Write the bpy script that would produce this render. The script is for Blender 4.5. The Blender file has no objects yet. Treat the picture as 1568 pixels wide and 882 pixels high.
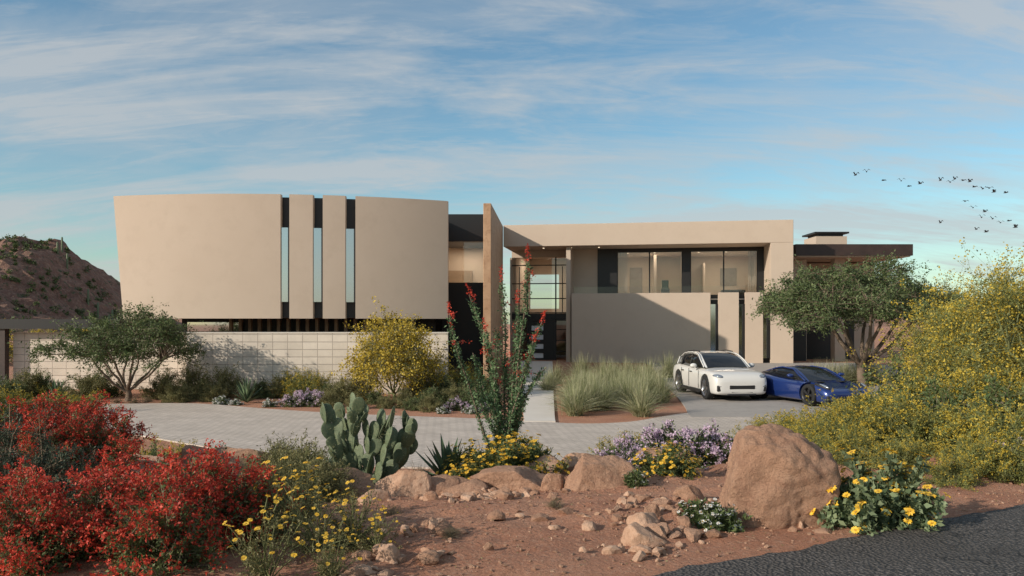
import bpy, bmesh, math, random
import numpy as np
from mathutils import Vector, noise, Matrix
random.seed(7); rng=np.random.default_rng(7)
F=1220.0; CH=2.9
def X(px,d): return (px-784)*d/F
def Z(py,d): return CH-(py-495)*d/F
def nrm(a): return a/np.maximum(np.linalg.norm(a,axis=-1,keepdims=True),1e-9)

# ---------------------------------------------------------------- terrain height
def sstep(a,b,t):
    t=np.clip((t-a)/(b-a),0,1); return t*t*(3-2*t)
def sdist(x,y): return (x-0.9)*-0.483+(y-5.36)*0.875
def H(x,y):
    s=sdist(x,y)
    h=1.2*(1-sstep(1.5,10.5,s))
    h=h+.85*np.exp(-((x+5.6)/2.5)**2-((y-10.3)/2.3)**2)*sstep(1,5,s)
    return h+0.7*sstep(34.5,42,y)*sstep(-1.5,0.5,x)

# ---------------------------------------------------------------- materials
def newmat(name):
    m=bpy.data.materials.new(name); m.use_nodes=True
    nt=m.node_tree; nt.nodes.clear()
    out=nt.nodes.new('ShaderNodeOutputMaterial')
    return m,nt,out
def N(nt,t,**k):
    n=nt.nodes.new(t)
    for a,b in k.items(): setattr(n,a,b)
    return n
def mixc(nt,fac,a,b,blend='MIX'):
    n=N(nt,'ShaderNodeMix',data_type='RGBA',blend_type=blend)
    for s,v in ((0,fac),(6,a),(7,b)):
        if hasattr(v,'is_output'): nt.links.new(v,n.inputs[s])
        elif s==0: n.inputs[0].default_value=v
        else: n.inputs[s].default_value=(*v,1)
    return n.outputs[2]
def ramp(nt,src,a,b):
    n=N(nt,'ShaderNodeMapRange'); n.inputs[1].default_value=a; n.inputs[2].default_value=b
    nt.links.new(src,n.inputs[0]); return n.outputs[0]
def noi(nt,vec,scale,detail=4,rough=.55,dist=0):
    n=N(nt,'ShaderNodeTexNoise'); n.inputs['Scale'].default_value=scale; n.inputs['Detail'].default_value=detail
    n.inputs['Roughness'].default_value=rough; n.inputs['Distortion'].default_value=dist
    nt.links.new(vec,n.inputs['Vector']); return n.outputs['Fac']
def pmat(name,c1,c2=None,scale=3,rough=.8,bump=0,bscale=60,metal=0,c3=None,s3=20,coat=0,bdist=.01,bump2=None):
    m,nt,out=newmat(name)
    p=N(nt,'ShaderNodeBsdfPrincipled'); nt.links.new(p.outputs[0],out.inputs[0])
    p.inputs['Roughness'].default_value=rough; p.inputs['Metallic'].default_value=metal
    p.inputs['Coat Weight'].default_value=coat
    tc=N(nt,'ShaderNodeTexCoord').outputs['Object']
    if c2 is None: p.inputs['Base Color'].default_value=(*c1,1)
    else:
        c=mixc(nt,ramp(nt,noi(nt,tc,scale,6,.6),.35,.65),c1,c2)
        if c3 is not None: c=mixc(nt,ramp(nt,noi(nt,tc,s3,4,.7),.5,.7),c,c3)
        if bump2: c=mixc(nt,ramp(nt,noi(nt,tc,38,4,.8),.52,.72),c,tuple(.72*a for a in c1))
        nt.links.new(c,p.inputs['Base Color'])
    if bump:
        b=N(nt,'ShaderNodeBump'); b.inputs['Strength'].default_value=bump; b.inputs['Distance'].default_value=bdist
        nt.links.new(noi(nt,tc,bscale,8,.7),b.inputs['Height'])
        if bump2:
            b2=N(nt,'ShaderNodeBump'); b2.inputs['Strength'].default_value=.9; b2.inputs['Distance'].default_value=bump2[1]
            nt.links.new(noi(nt,tc,bump2[0],8,.75,.6),b2.inputs['Height']); nt.links.new(b.outputs[0],b2.inputs['Normal']); b=b2
        nt.links.new(b.outputs[0],p.inputs['Normal'])
    return m
def leafmat(name,c1,c2,tr=.25,rough=.55,nscale=2.5,lo=.6,hi=1.3):
    m,nt,out=newmat(name)
    g=N(nt,'ShaderNodeNewGeometry'); tc=N(nt,'ShaderNodeTexCoord').outputs['Object']
    c=mixc(nt,g.outputs['Random Per Island'],c1,c2)
    v=N(nt,'ShaderNodeMapRange'); v.inputs[1].default_value=.35; v.inputs[2].default_value=.65
    v.inputs[3].default_value=lo; v.inputs[4].default_value=hi
    nt.links.new(noi(nt,tc,nscale,2),v.inputs[0])
    vm=N(nt,'ShaderNodeVectorMath',operation='SCALE'); nt.links.new(c,vm.inputs[0]); nt.links.new(v.outputs[0],vm.inputs['Scale'])
    p=N(nt,'ShaderNodeBsdfPrincipled'); p.inputs['Roughness'].default_value=rough; p.inputs['Specular IOR Level'].default_value=.3
    nt.links.new(vm.outputs[0],p.inputs['Base Color'])
    t=N(nt,'ShaderNodeBsdfTranslucent'); nt.links.new(vm.outputs[0],t.inputs[0])
    mx=N(nt,'ShaderNodeMixShader'); mx.inputs[0].default_value=tr
    nt.links.new(p.outputs[0],mx.inputs[1]); nt.links.new(t.outputs[0],mx.inputs[2]); nt.links.new(mx.outputs[0],out.inputs[0])
    return m
def glassmat(name,tint=(.93,.93,.92),refl=.04,rough=.01,k=.6):
    m,nt,out=newmat(name)
    t=N(nt,'ShaderNodeBsdfTransparent'); t.inputs[0].default_value=(*tint,1)
    g=N(nt,'ShaderNodeBsdfGlossy'); g.inputs['Roughness'].default_value=rough
    lw=N(nt,'ShaderNodeLayerWeight'); lw.inputs[0].default_value=.3
    a=N(nt,'ShaderNodeMath',operation='MULTIPLY_ADD'); a.inputs[1].default_value=k; a.inputs[2].default_value=refl
    a.use_clamp=True
    nt.links.new(lw.outputs['Fresnel'],a.inputs[0])
    mx=N(nt,'ShaderNodeMixShader'); nt.links.new(a.outputs[0],mx.inputs[0])
    nt.links.new(t.outputs[0],mx.inputs[1]); nt.links.new(g.outputs[0],mx.inputs[2]); nt.links.new(mx.outputs[0],out.inputs[0])
    return m
def emis(name,c,s):
    m,nt,out=newmat(name); e=N(nt,'ShaderNodeEmission'); e.inputs[0].default_value=(*c,1); e.inputs[1].default_value=s
    nt.links.new(e.outputs[0],out.inputs[0]); return m
def brickmat(name,c1,c2,cm,bw,bh,mortar,mode='XZ',offset=0,rot=0,bump=.4,rough=.85):
    m,nt,out=newmat(name)
    p=N(nt,'ShaderNodeBsdfPrincipled'); nt.links.new(p.outputs[0],out.inputs[0]); p.inputs['Roughness'].default_value=rough
    tc=N(nt,'ShaderNodeTexCoord').outputs['Object']
    if mode=='XZ':
        s=N(nt,'ShaderNodeSeparateXYZ'); nt.links.new(tc,s.inputs[0]); c=N(nt,'ShaderNodeCombineXYZ')
        nt.links.new(s.outputs[0],c.inputs[0]); nt.links.new(s.outputs[2],c.inputs[1]); vec=c.outputs[0]
    else:
        mp=N(nt,'ShaderNodeMapping'); mp.inputs['Rotation'].default_value=(0,0,rot); nt.links.new(tc,mp.inputs[0]); vec=mp.outputs[0]
    b=N(nt,'ShaderNodeTexBrick'); b.offset=offset; b.squash=1
    b.inputs['Scale'].default_value=1; b.inputs['Brick Width'].default_value=bw; b.inputs['Row Height'].default_value=bh
    b.inputs['Mortar Size'].default_value=mortar; b.inputs['Mortar Smooth'].default_value=.3; b.inputs['Bias'].default_value=0
    b.inputs['Color1'].default_value=(*c1,1); b.inputs['Color2'].default_value=(*c2,1); b.inputs['Mortar'].default_value=(*cm,1)
    nt.links.new(vec,b.inputs[0])
    v=N(nt,'ShaderNodeMapRange'); v.inputs[1].default_value=.3; v.inputs[2].default_value=.7; v.inputs[3].default_value=.80; v.inputs[4].default_value=1.08
    nt.links.new(noi(nt,tc,.9,8,.7),v.inputs[0])
    vm=N(nt,'ShaderNodeVectorMath',operation='SCALE'); nt.links.new(b.outputs[0],vm.inputs[0]); nt.links.new(v.outputs[0],vm.inputs['Scale'])
    nt.links.new(vm.outputs[0],p.inputs['Base Color'])
    bp=N(nt,'ShaderNodeBump'); bp.invert=True; bp.inputs['Strength'].default_value=bump; bp.inputs['Distance'].default_value=.02
    nt.links.new(b.outputs['Fac'],bp.inputs['Height'])
    b2=N(nt,'ShaderNodeBump'); b2.inputs['Strength'].default_value=.35; b2.inputs['Distance'].default_value=.01
    nt.links.new(noi(nt,tc,40,5,.7),b2.inputs['Height']); nt.links.new(bp.outputs[0],b2.inputs['Normal']); nt.links.new(b2.outputs[0],p.inputs['Normal'])
    return m

M={}
M['stucco']=pmat('stucco',(.51,.41,.32),(.53,.43,.34),.4,.9,.5,90,c3=(.495,.397,.31),s3=1.2,bdist=.006)
M['black']=pmat('black_metal',(.012,.011,.011),rough=.45)
M['bronze']=pmat('dark_bronze',(.035,.022,.018),(.05,.03,.024),2,.5)
M['corten']=pmat('corten_steel',(.38,.225,.13),(.48,.31,.19),1.2,.75,.3,30,c3=(.29,.165,.09),s3=5)
M['slat']=pmat('wood_slat',(.20,.12,.07),(.27,.17,.10),3,.7)
M['glass']=glassmat('window_glass')
M['rail']=glassmat('rail_glass',(.97,.975,.97),.01,.01,.25)
M['mirror']=glassmat('reflective_glass',(.35,.4,.45),.72,.03)
M['slotg']=glassmat('slot_glass',(.5,.52,.55),.78,.12,.3)
M['frost']=pmat('frosted_glass',(.72,.78,.84),(.85,.88,.9),.6,.12,coat=.5)
M['interior']=pmat('interior_wall',(.62,.52,.42),(.66,.56,.46),1,.9)
M['floor']=pmat('interior_floor',(.30,.22,.15),(.36,.27,.19),1,.6)
M['block']=brickmat('concrete_block',(.70,.62,.52),(.62,.545,.45),(.42,.36,.30),.61,.305,.013,bump=.8)
M['paver']=brickmat('driveway_pavers',(.60,.52,.445),(.52,.45,.38),(.35,.30,.255),.3,.15,.014,mode='XY',offset=.5,rot=.7,bump=.4)
M['court']=pmat('court_concrete',(.33,.30,.27),(.38,.345,.31),.6,.9,.4,70,c3=(.29,.265,.24),s3=3)
M['walk']=pmat('walk_concrete',(.62,.57,.50),(.66,.61,.54),1,.85,.3,60)
M['rock']=pmat('sandstone',(.43,.24,.15),(.53,.32,.21),2.2,.93,1,6,c3=(.33,.175,.11),s3=5,bdist=.09,bump2=(26,.02))
M['rock2']=pmat('pale_stone',(.45,.27,.175),(.58,.39,.27),5,.9,.8,14,c3=(.34,.18,.11),s3=12,bdist=.03,bump2=(60,.006))
M['bark']=pmat('bark',(.13,.09,.06),(.2,.15,.11),6,.9,.6,30)
M['twig']=pmat('twig',(.15,.115,.075),(.23,.18,.12),6,.9)
M['twig_g']=pmat('green_twig',(.12,.14,.05),(.18,.19,.08),6,.8)
M['leaf_green']=leafmat('leaf_green',(.065,.105,.035),(.15,.18,.07))
M['leaf_red']=leafmat('leaf_red_shrub',(.09,.13,.045),(.18,.20,.08))
M['leaf_dark']=leafmat('leaf_dark',(.045,.07,.045),(.09,.12,.075))
M['leaf_mesq']=leafmat('leaf_mesquite',(.065,.105,.04),(.17,.21,.085),nscale=1.2)
M['leaf_olive']=leafmat('leaf_olive',(.14,.13,.05),(.27,.245,.11))
M['leaf_yg']=leafmat('leaf_yellowgreen',(.14,.165,.045),(.31,.31,.10),nscale=1.5)
M['leaf_gold']=leafmat('blossom_gold',(.45,.32,.03),(.64,.49,.08),.3,lo=.7,hi=1.15)
M['leaf_grey']=leafmat('leaf_grey',(.13,.18,.09),(.25,.30,.17))
M['red']=leafmat('petal_red',(.46,.035,.025),(.74,.11,.06),.3,lo=.65,hi=1.15)
M['yellow']=leafmat('petal_yellow',(.82,.48,.03),(.90,.62,.10),.2,lo=.9,hi=1.1)
M['center']=pmat('flower_center',(.55,.28,.02))
M['lilac']=leafmat('petal_lilac',(.54,.37,.51),(.78,.64,.75),.25,lo=.85,hi=1.1)
M['white']=leafmat('petal_white',(.70,.69,.65),(.80,.80,.77),.2,lo=.9,hi=1.05)
M['grass']=leafmat('grass_blade',(.18,.22,.08),(.58,.55,.36),.35,lo=.75,hi=1.2)
M['agave']=leafmat('agave_leaf',(.08,.13,.07),(.15,.21,.11),.08,nscale=6)
M['ocol']=leafmat('ocotillo_leaf',(.075,.14,.06),(.17,.25,.12),.2,nscale=6)
M['cactus']=pmat('cactus_pad',(.08,.115,.06),(.135,.17,.09),5,.65,.6,70,c3=(.19,.2,.11),s3=45)
M['paint_w']=pmat('white_paint',(.66,.645,.61),rough=.3,coat=.8)
M['paint_b']=pmat('blue_paint',(.010,.032,.16),rough=.28,coat=1,metal=.3)
M['carglass']=pmat('car_glass',(.012,.013,.015),rough=.05)
M['tyre']=pmat('tyre_rubber',(.015,.015,.015),rough=.85)
M['rim']=pmat('alloy_rim',(.45,.45,.46),rough=.3,metal=.9)
M['rimd']=pmat('dark_rim',(.06,.06,.065),rough=.35,metal=.7)
M['plastic']=pmat('black_plastic',(.02,.02,.02),rough=.55)
M['lamp']=pmat('headlamp',(.42,.45,.49),rough=.12,metal=.7)
M['bird']=pmat('bird_feather',(.02,.02,.022),rough=.8)

# ---------------------------------------------------------------- mesh builder
class MB:
    def __init__(s): s.v=[]; s.f=[]; s.n=0
    def add(s,V,Fc,mat=0,smooth=False):
        V=np.asarray(V,float).reshape(-1,3); Fc=np.asarray(Fc,np.int64)
        s.v.append(V); s.f.append((Fc+s.n,mat,smooth)); s.n+=len(V)
    def mesh(s,name,mats):
        V=np.concatenate(s.v)
        loops=np.concatenate([f.ravel() for f,_,_ in s.f]).astype(np.int32)
        sz=np.concatenate([np.full(len(f),f.shape[1]) for f,_,_ in s.f])
        mi=np.concatenate([np.full(len(f),m) for f,m,_ in s.f]).astype(np.int32)
        sm=np.concatenate([np.full(len(f),q) for f,_,q in s.f]).astype(bool)
        st=np.concatenate([[0],np.cumsum(sz)[:-1]]).astype(np.int32)
        me=bpy.data.meshes.new(name)
        me.vertices.add(len(V)); me.vertices.foreach_set('co',V.ravel().astype(np.float32))
        me.loops.add(len(loops)); me.loops.foreach_set('vertex_index',loops)
        me.polygons.add(len(sz)); me.polygons.foreach_set('loop_start',st)
        me.polygons.foreach_set('material_index',mi); me.polygons.foreach_set('use_smooth',sm)
        me.update(calc_edges=True); me.validate()
        for m in mats: me.materials.append(M[m] if isinstance(m,str) else m)
        return me
def obj(name,me,parent=None,loc=(0,0,0),rz=0,sc=1):
    o=bpy.data.objects.new(name,me); bpy.context.scene.collection.objects.link(o)
    o.location=loc; o.rotation_euler=(0,0,rz); o.scale=(sc,sc,sc) if not hasattr(sc,'__len__') else sc
    if parent: o.parent=parent
    return o
def empty(name,loc=(0,0,0),rz=0):
    return obj(name,None,None,loc,rz)
BF=[[0,3,2,1],[4,5,6,7],[0,1,5,4],[1,2,6,5],[2,3,7,6],[3,0,4,7]]
def box(mb,x0,x1,y0,y1,z0,z1,mat=0):
    mb.add([[x0,y0,z0],[x1,y0,z0],[x1,y1,z0],[x0,y1,z0],[x0,y0,z1],[x1,y0,z1],[x1,y1,z1],[x0,y1,z1]],BF,mat)
def boxobj(name,parent,mat,*b,bevel=0):
    mb=MB()
    for q in b: box(mb,*q)
    o=obj(name,mb.mesh(name,[mat]),parent)
    if bevel:
        m=o.modifiers.new('b','BEVEL'); m.width=bevel; m.segments=2; m.limit_method='ANGLE'
    return o
def tube(mb,P,R,sides=5,mat=0):
    P=np.asarray(P,float); k=len(P); R=np.broadcast_to(R,(k,))
    T=nrm(np.gradient(P,axis=0)); ref=np.array([.3,.1,.95]) if abs(T[0][2])<.9 else np.array([1,.1,.05])
    A=nrm(np.cross(T,ref)); B=np.cross(T,A)
    a=np.linspace(0,2*np.pi,sides,endpoint=False)
    V=P[:,None,:]+R[:,None,None]*(np.cos(a)[None,:,None]*A[:,None,:]+np.sin(a)[None,:,None]*B[:,None,:])
    f=[]
    for i in range(k-1):
        for j in range(sides):
            j2=(j+1)%sides; f.append([i*sides+j,i*sides+j2,(i+1)*sides+j2,(i+1)*sides+j])
    mb.add(V.reshape(-1,3),f,mat,True)
def bez(b,c,e,t):
    t=np.asarray(t)[...,None]; return (1-t)**2*b+2*t*(1-t)*c+t*t*e
def segs(mb,A,B,r,mat):
    n=len(A); d=nrm(B-A); s=nrm(np.cross(d,rng.normal(size=(n,3))))*r
    V=np.stack([A-s,A+s,B+s*.5,B-s*.5],1).reshape(-1,3)
    mb.add(V,np.arange(4*n).reshape(n,4),mat)
def leaves(mb,P,size,mat,aspect=2.,dirs=None,dw=1.0):
    n=len(P)
    if n==0: return
    a=rng.normal(size=(n,3))
    if dirs is not None: a=nrm(a)*.9+dirs*dw
    a=nrm(a); b=nrm(np.cross(a,rng.normal(size=(n,3))))
    s=size*rng.uniform(.6,1.35,(n,1)); L=a*s; W=b*s/aspect*.5
    V=np.stack([P,P+L*.45+W,P+L,P+L*.45-W],1).reshape(-1,3)
    mb.add(V,np.arange(4*n).reshape(n,4),mat)
def daisies(mb,P,Nn,size,mp,mc,npet=10):
    n=len(P)
    if n==0: return
    Nn=nrm(Nn); A=nrm(np.cross(Nn,rng.normal(size=(n,3)))); B=np.cross(Nn,A)
    s=size*rng.uniform(.7,1.15,(n,1))
    for k in range(npet):
        a=2*np.pi*k/npet; d=A*np.cos(a)+B*np.sin(a); w=-A*np.sin(a)+B*np.cos(a)
        tip=P+d*s*.5+Nn*s*rng.uniform(-.08,.1,(n,1))
        V=np.stack([P+d*s*.08,P+d*s*.33+w*s*.15+Nn*s*.05,tip,P+d*s*.33-w*s*.15+Nn*s*.05],1).reshape(-1,3)
        mb.add(V,np.arange(4*n).reshape(n,4),mp)
    c=P+Nn*s*.07
    ring=[c+(A*np.cos(a)+B*np.sin(a))*s*.14 for a in np.arange(6)*np.pi/3]
    mb.add(np.stack(ring,1).reshape(-1,3),np.arange(6*n).reshape(n,6),mc)

# mats order for bushes: 0 twig, 1 leaf, 2 flower, 3 center
def bush(mb,o,rx,ry,h,nst=60,ntw=500,nl=8000,ls=.03,aspect=2.,nf=0,fs=.03,ftype='tuft',sig=.012,low=.05,topf=.5,inner=.55,droop=0,twl=.26,ntuft=6,flen=(.04,.2)):
    o=np.asarray(o,float)
    ph=rng.uniform(0,2*np.pi,nst); ct=rng.uniform(low,1,nst); sr=np.sqrt(1-ct**2)
    lump=1+.16*np.sin(3*ph+rng.uniform(0,6))+.12*np.sin(5*ph+rng.uniform(0,6))+rng.normal(0,.12,nst)
    rr=rng.uniform(inner,1,nst)**.6*lump*.85
    rel=np.stack([rx*sr*np.cos(ph),ry*sr*np.sin(ph),h*ct],1)*rr[:,None]
    b=o+rng.normal(0,.05,(nst,3))*[rx,ry,0]; E=o+rel; C=o+rel*[.45,.45,.75]
    for i in range(nst):
        tube(mb,bez(b[i],C[i],E[i],np.linspace(0,1,5)),np.linspace(.012,.004,5)*h**.7,3,0)
    si=rng.integers(0,nst,ntw); t=rng.uniform(.3,1,ntw)**.8
    TB=bez(b[si],C[si],E[si],t)
    out=nrm(TB-(o+[0,0,h*.15]))
    td=nrm(out*.7+rng.normal(0,.6,(ntw,3))+[0,0,.35-droop]); tl=h*rng.uniform(.07,twl,(ntw,1))
    TE=TB+td*tl; TE[:,2]=np.maximum(TE[:,2],o[2]+.02)
    segs(mb,TB,TE,.0035*h**.7,0)
    li=rng.integers(0,ntw,nl); u=rng.uniform(.05,1,(nl,1))
    P=TB[li]+(TE[li]-TB[li])*u+rng.normal(0,sig,(nl,3))
    P[:,2]=np.maximum(P[:,2],o[2]+.01)
    leaves(mb,P,ls,1,aspect,td[li],.7)
    if nf:
        w=np.clip((TE[:,2]-o[2])/h,0.05,1)**topf*np.clip(np.linalg.norm((TE-o)/[rx,ry,h],axis=1),.1,1)**3
        w/=w.sum()
        if ftype=='tuft':
            fi=rng.choice(ntw,nf,p=w)
            c=TE[fi]+rng.normal(0,sig*1.5,(nf,3))
            P=np.repeat(c,ntuft,0)+rng.normal(0,fs*.25,(nf*ntuft,3)); leaves(mb,P,fs,2,1.8)
        elif ftype=='umbel':
            fi=rng.choice(ntw,nf,p=w); c=TE[fi]+rng.normal(0,sig,(nf,3))
            P=np.repeat(c,14,0)+rng.normal(0,fs*.35,(nf*14,3)); leaves(mb,P,fs*.5,2,1.2)
        else:
            fi=rng.choice(ntw,nf,p=w,replace=nf>ntw); up=nrm(out[fi]*.6+[0,-.25,.8]+rng.normal(0,.25,(nf,3)))
            st=TE[fi]; tip=st+up*h*rng.uniform(*flen,(nf,1)); segs(mb,st,tip,.003,0)
            daisies(mb,tip,up,fs,2,3)

def bushmesh(name,mats,*a,**k):
    mb=MB(); bush(mb,(0,0,0),*a,**k); return mb.mesh(name,mats)
def put(name,me,px,d,sc=1,rz=None,dz=0):
    x=X(px,d); return obj(name,me,None,(x,d,float(H(x,d))+dz-.02),random.uniform(0,6.28) if rz is None else rz,sc)

def tree_mesh(name,mats,rx,ry,z0,z1,ntar=80,nmain=7,nl=20000,ls=.09,trunk_h=.8,tr=.13,nf=0,fs=.05,sg=(.35,.35,.2),lean=(0,0),aspect=2.2,dome=.0,flat=.6):
    mb=MB()
    c=np.array([lean[0],lean[1],z0]); 
    ph=rng.uniform(0,2*np.pi,ntar); r=np.sqrt(rng.uniform(.02,1,ntar))
    lump=1+.15*np.sin(3*ph+1)+.1*np.sin(7*ph)
    top=np.sqrt(np.clip(1-(r*.95)**2,0,1))
    zz=z0+(z1-z0)*(top*(flat+(1-flat)*rng.uniform(0,1,ntar))+rng.normal(0,.05,ntar))*rng.uniform(.75,1,ntar)
    T=np.stack([c[0]+rx*r*lump*np.cos(ph),c[1]+ry*r*lump*np.sin(ph),zz],1)
    mi=np.arange(nmain)/nmain*2*np.pi+rng.uniform(0,.5,nmain)
    fork=np.array([lean[0]*.25,lean[1]*.25,trunk_h])
    tube(mb,bez(np.zeros(3),np.array([lean[0]*.05-.1,0,trunk_h*.5]),fork,np.linspace(0,1,6)),np.linspace(tr*1.3,tr,6),8,0)
    rm=rng.uniform(.35,.6,nmain)
    Mn=np.stack([c[0]+rx*rm*np.cos(mi),c[1]+ry*rm*np.sin(mi),np.full(nmain,z0+(z1-z0)*.25)+rng.normal(0,.15,nmain)],1)
    for i in range(nmain):
        ctl=(fork+Mn[i])/2+[0,0,-.1*(z1-z0)]+rng.normal(0,.12,3)
        tube(mb,bez(fork-[0,0,.1],ctl,Mn[i],np.linspace(0,1,7))+rng.normal(0,.02,(7,3)),np.linspace(tr*.62,tr*.3,7),6,0)
    for j in range(ntar):
        i=np.argmin(np.linalg.norm((Mn-T[j])[:,:2],axis=1))
        s=Mn[i]; ctl=(s+T[j])/2+[0,0,.1*(z1-z0)]+rng.normal(0,.1,3)
        tube(mb,bez(s,ctl,T[j],np.linspace(0,1,5)),np.linspace(tr*.25,tr*.05,5),4,0)
    ntw=ntar*14; k=rng.integers(0,ntar,ntw)
    A=T[k]+rng.normal(0,.25,(ntw,3))*sg; B=T[k]+rng.normal(0,1,(ntw,3))*sg
    segs(mb,A,B,tr*.05,0)
    li=rng.integers(0,ntw,nl); u=rng.uniform(0,1,(nl,1))
    P=A[li]+(B[li]-A[li])*u+rng.normal(0,ls*.6,(nl,3)); leaves(mb,P,ls,1,aspect,nrm(B-A)[li],.6)
    if nf:
        li=rng.integers(0,ntw,nf); P=B[li]+rng.normal(0,ls,(nf,3))+[0,0,ls*.4]; leaves(mb,P,fs,2,1.4)
    return mb.mesh(name,mats)

def agave_mesh(name,n=34,L=.6,w=.09,mat='agave',curve=.25):
    mb=MB()
    for i in range(n):
        az=i*2.4; el=math.radians(15+70*(i/n)**1.1)+rng.normal(0,.06); l=L*rng.uniform(.8,1.1)*(1-.2*abs(i/n-.5))
        d=np.array([math.cos(az)*math.cos(el),math.sin(az)*math.cos(el),math.sin(el)]); s=np.array([-math.sin(az),math.cos(az),0]); up=np.cross(d,s)*-1
        if up[2]<0: up=-up
        t=np.linspace(0,1,6); wd=w*np.array([.6,.9,1,.85,.5,.02])*.5
        c=d*t[:,None]*l+np.array([0,0,1])*(t**2*curve*l*math.cos(el)*rng.uniform(-.4,1))[:,None]+np.array([0,0,.03])
        V=np.stack([c-s*wd[:,None]+up*wd[:,None]*.5,c,c+s*wd[:,None]+up*wd[:,None]*.5],1).reshape(-1,3)
        f=[[3*a+b,3*a+b+1,3*a+b+4,3*a+b+3] for a in range(5) for b in range(2)]
        mb.add(V,f,0)
    return mb.mesh(name,[mat])
def grass_mesh(name,n=620,L=1.25,w=.02,spread=.15,mat='grass'):
    mb=MB()
    az=rng.uniform(0,6.283,n); el=np.radians(rng.uniform(35,88,n)); l=L*rng.uniform(.5,1.1,n)
    d=np.stack([np.cos(az)*np.cos(el),np.sin(az)*np.cos(el),np.sin(el)],1); s=np.stack([-np.sin(az),np.cos(az),0*az],1)
    s=nrm(s+rng.normal(0,.5,(n,3)))
    b=np.stack([rng.normal(0,spread,n),rng.normal(0,spread,n),0*az],1)*.6
    rows=[]
    for k,t in enumerate(np.linspace(0,1,5)):
        c=b+d*(t*l)[:,None]; c[:,2]-=(t**2.2*l*.35*np.cos(el)*1.3); c[:,:2]+=d[:,:2]*(t**2*l*.25)[:,None]
        ww=w*(1-t*.9)*.5; rows+=[c-s*ww,c+s*ww]
    V=np.stack(rows,1).reshape(-1,3); base=np.arange(n)[:,None]*10
    f=np.concatenate([base+[[2*k,2*k+1,2*k+3,2*k+2]] for k in range(4)])
    mb.add(V,f,0); return mb.mesh(name,[mat])

def boulder_mb(mb,o,sx,sy,sz,seed,sub=4,cuts=12,mat=0,rz=0,rough=.05):
    bm=bmesh.new(); bmesh.ops.create_icosphere(bm,subdivisions=sub,radius=1)
    V=np.array([v.co[:] for v in bm.verts]); f=[[v.index for v in p.verts] for p in bm.faces]; bm.free()
    r=np.random.default_rng(seed)
    for _ in range(cuts):
        n=nrm(r.normal(size=3)*[1,1,.9]+[0,0,.25]); dd=r.uniform(.5,.8); q=V@n-dd
        V=V-np.where(q>0,q,0)[:,None]*n
    V/= max(V[:,2].max(),.5)
    off=Vector((seed*3.7,seed*1.3,0))
    for i in range(len(V)):
        p=Vector(V[i]); k=noise.noise(p*1.6+off)*rough*2+noise.noise(p*4+off)*rough*.8-max(0,.22-abs(noise.noise(p*2.3+off)))*rough*2.4+ (noise.noise(p*11+off)*rough*.55 +noise.noise(p*24+off)*rough*.25 if sub>3 else 0)
        V[i]*=1+k
    V=V*[sx,sy,sz]; c,s=math.cos(rz),math.sin(rz)
    V=np.stack([V[:,0]*c-V[:,1]*s,V[:,0]*s+V[:,1]*c,V[:,2]],1)+o
    mb.add(V,f,mat,sub>2)
def boulder(px,d,w,h,seed,dy=None,name='boulder',rz=0,mat='rock',sub=4,lift=.0):
    x=X(px,d); mb=MB(); sz=h*.97
    boulder_mb(mb,(0,0,0),w/2*1.12,(dy or w*.75)/2,sz,seed,rz=rz,sub=sub)
    return obj(name,mb.mesh(name,[mat]),None,(x,d,float(H(x,d))+h*.05+lift))

# ================================================================ GROUND
def axis(parts):
    out=[]
    for a,b,s in parts: out+=list(np.arange(a,b,s))
    return np.array(out)
far=[60,75,95,120,160,220,300,420,600,900,1400,2200]
ys=np.concatenate([[-800,-300,-100,-50,-25,-12],axis([(-6,3,.6),(3,14,.07),(14,24,.25),(24,50,.6)]),[50,54],far])
xs=np.concatenate([-np.array(far[::-1]),[-50,-42,-36],axis([(-30,-10,.8),(-10,-6,.25),(-6,7,.07),(7,12,.25),(12,32,.8)]),[36,42,50],far])
gx,gy=np.meshgrid(xs,ys); hz=H(gx,gy); S=sdist(gx,gy)
nz=np.zeros_like(hz)
def gn(a,b): return .07*noise.noise((a*.5,b*.5,0))+.045*noise.noise((a*1.9,b*1.9,3))+.026*noise.noise((a*7,b*7,5))
for i in range(gx.shape[0]):
    for j in range(gx.shape[1]):
        if 0<S[i,j]<10 and -30<gx[i,j]<30:
            a,b=gx[i,j],gy[i,j]; am=min(1,S[i,j]/.8)*min(1,(10-S[i,j])/2)
            nz[i,j]=am*gn(a,b)
hz=hz+nz; hz=np.where(S<-.05,hz-.05,hz)
ny,nx=gx.shape; idx=np.arange(ny*nx).reshape(ny,nx)
q=np.stack([idx[:-1,:-1],idx[:-1,1:],idx[1:,1:],idx[1:,:-1]],-1).reshape(-1,4)
m,nt,out=newmat('desert_soil')
p=N(nt,'ShaderNodeBsdfPrincipled'); p.inputs['Roughness'].default_value=.95; nt.links.new(p.outputs[0],out.inputs[0])
tc=N(nt,'ShaderNodeTexCoord').outputs['Object']
c=mixc(nt,ramp(nt,noi(nt,tc,.9,6,.6),.35,.65),(.39,.17,.095),(.48,.24,.145))
c=mixc(nt,ramp(nt,noi(nt,tc,22,5,.75),.52,.72),c,(.54,.33,.225))
c=mixc(nt,ramp(nt,noi(nt,tc,60,3,.8),.53,.70),c,(.22,.105,.06))
nt.links.new(c,p.inputs['Base Color'])
vo=N(nt,'ShaderNodeTexVoronoi'); vo.inputs['Scale'].default_value=28; nt.links.new(tc,vo.inputs['Vector'])
b1=N(nt,'ShaderNodeBump'); b1.invert=True; b1.inputs['Strength'].default_value=.6; b1.inputs['Distance'].default_value=.02; nt.links.new(vo.outputs['Distance'],b1.inputs['Height'])
b2=N(nt,'ShaderNodeBump'); b2.inputs['Strength'].default_value=1; b2.inputs['Distance'].default_value=.045; nt.links.new(noi(nt,tc,14,8,.75),b2.inputs['Height'])
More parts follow.
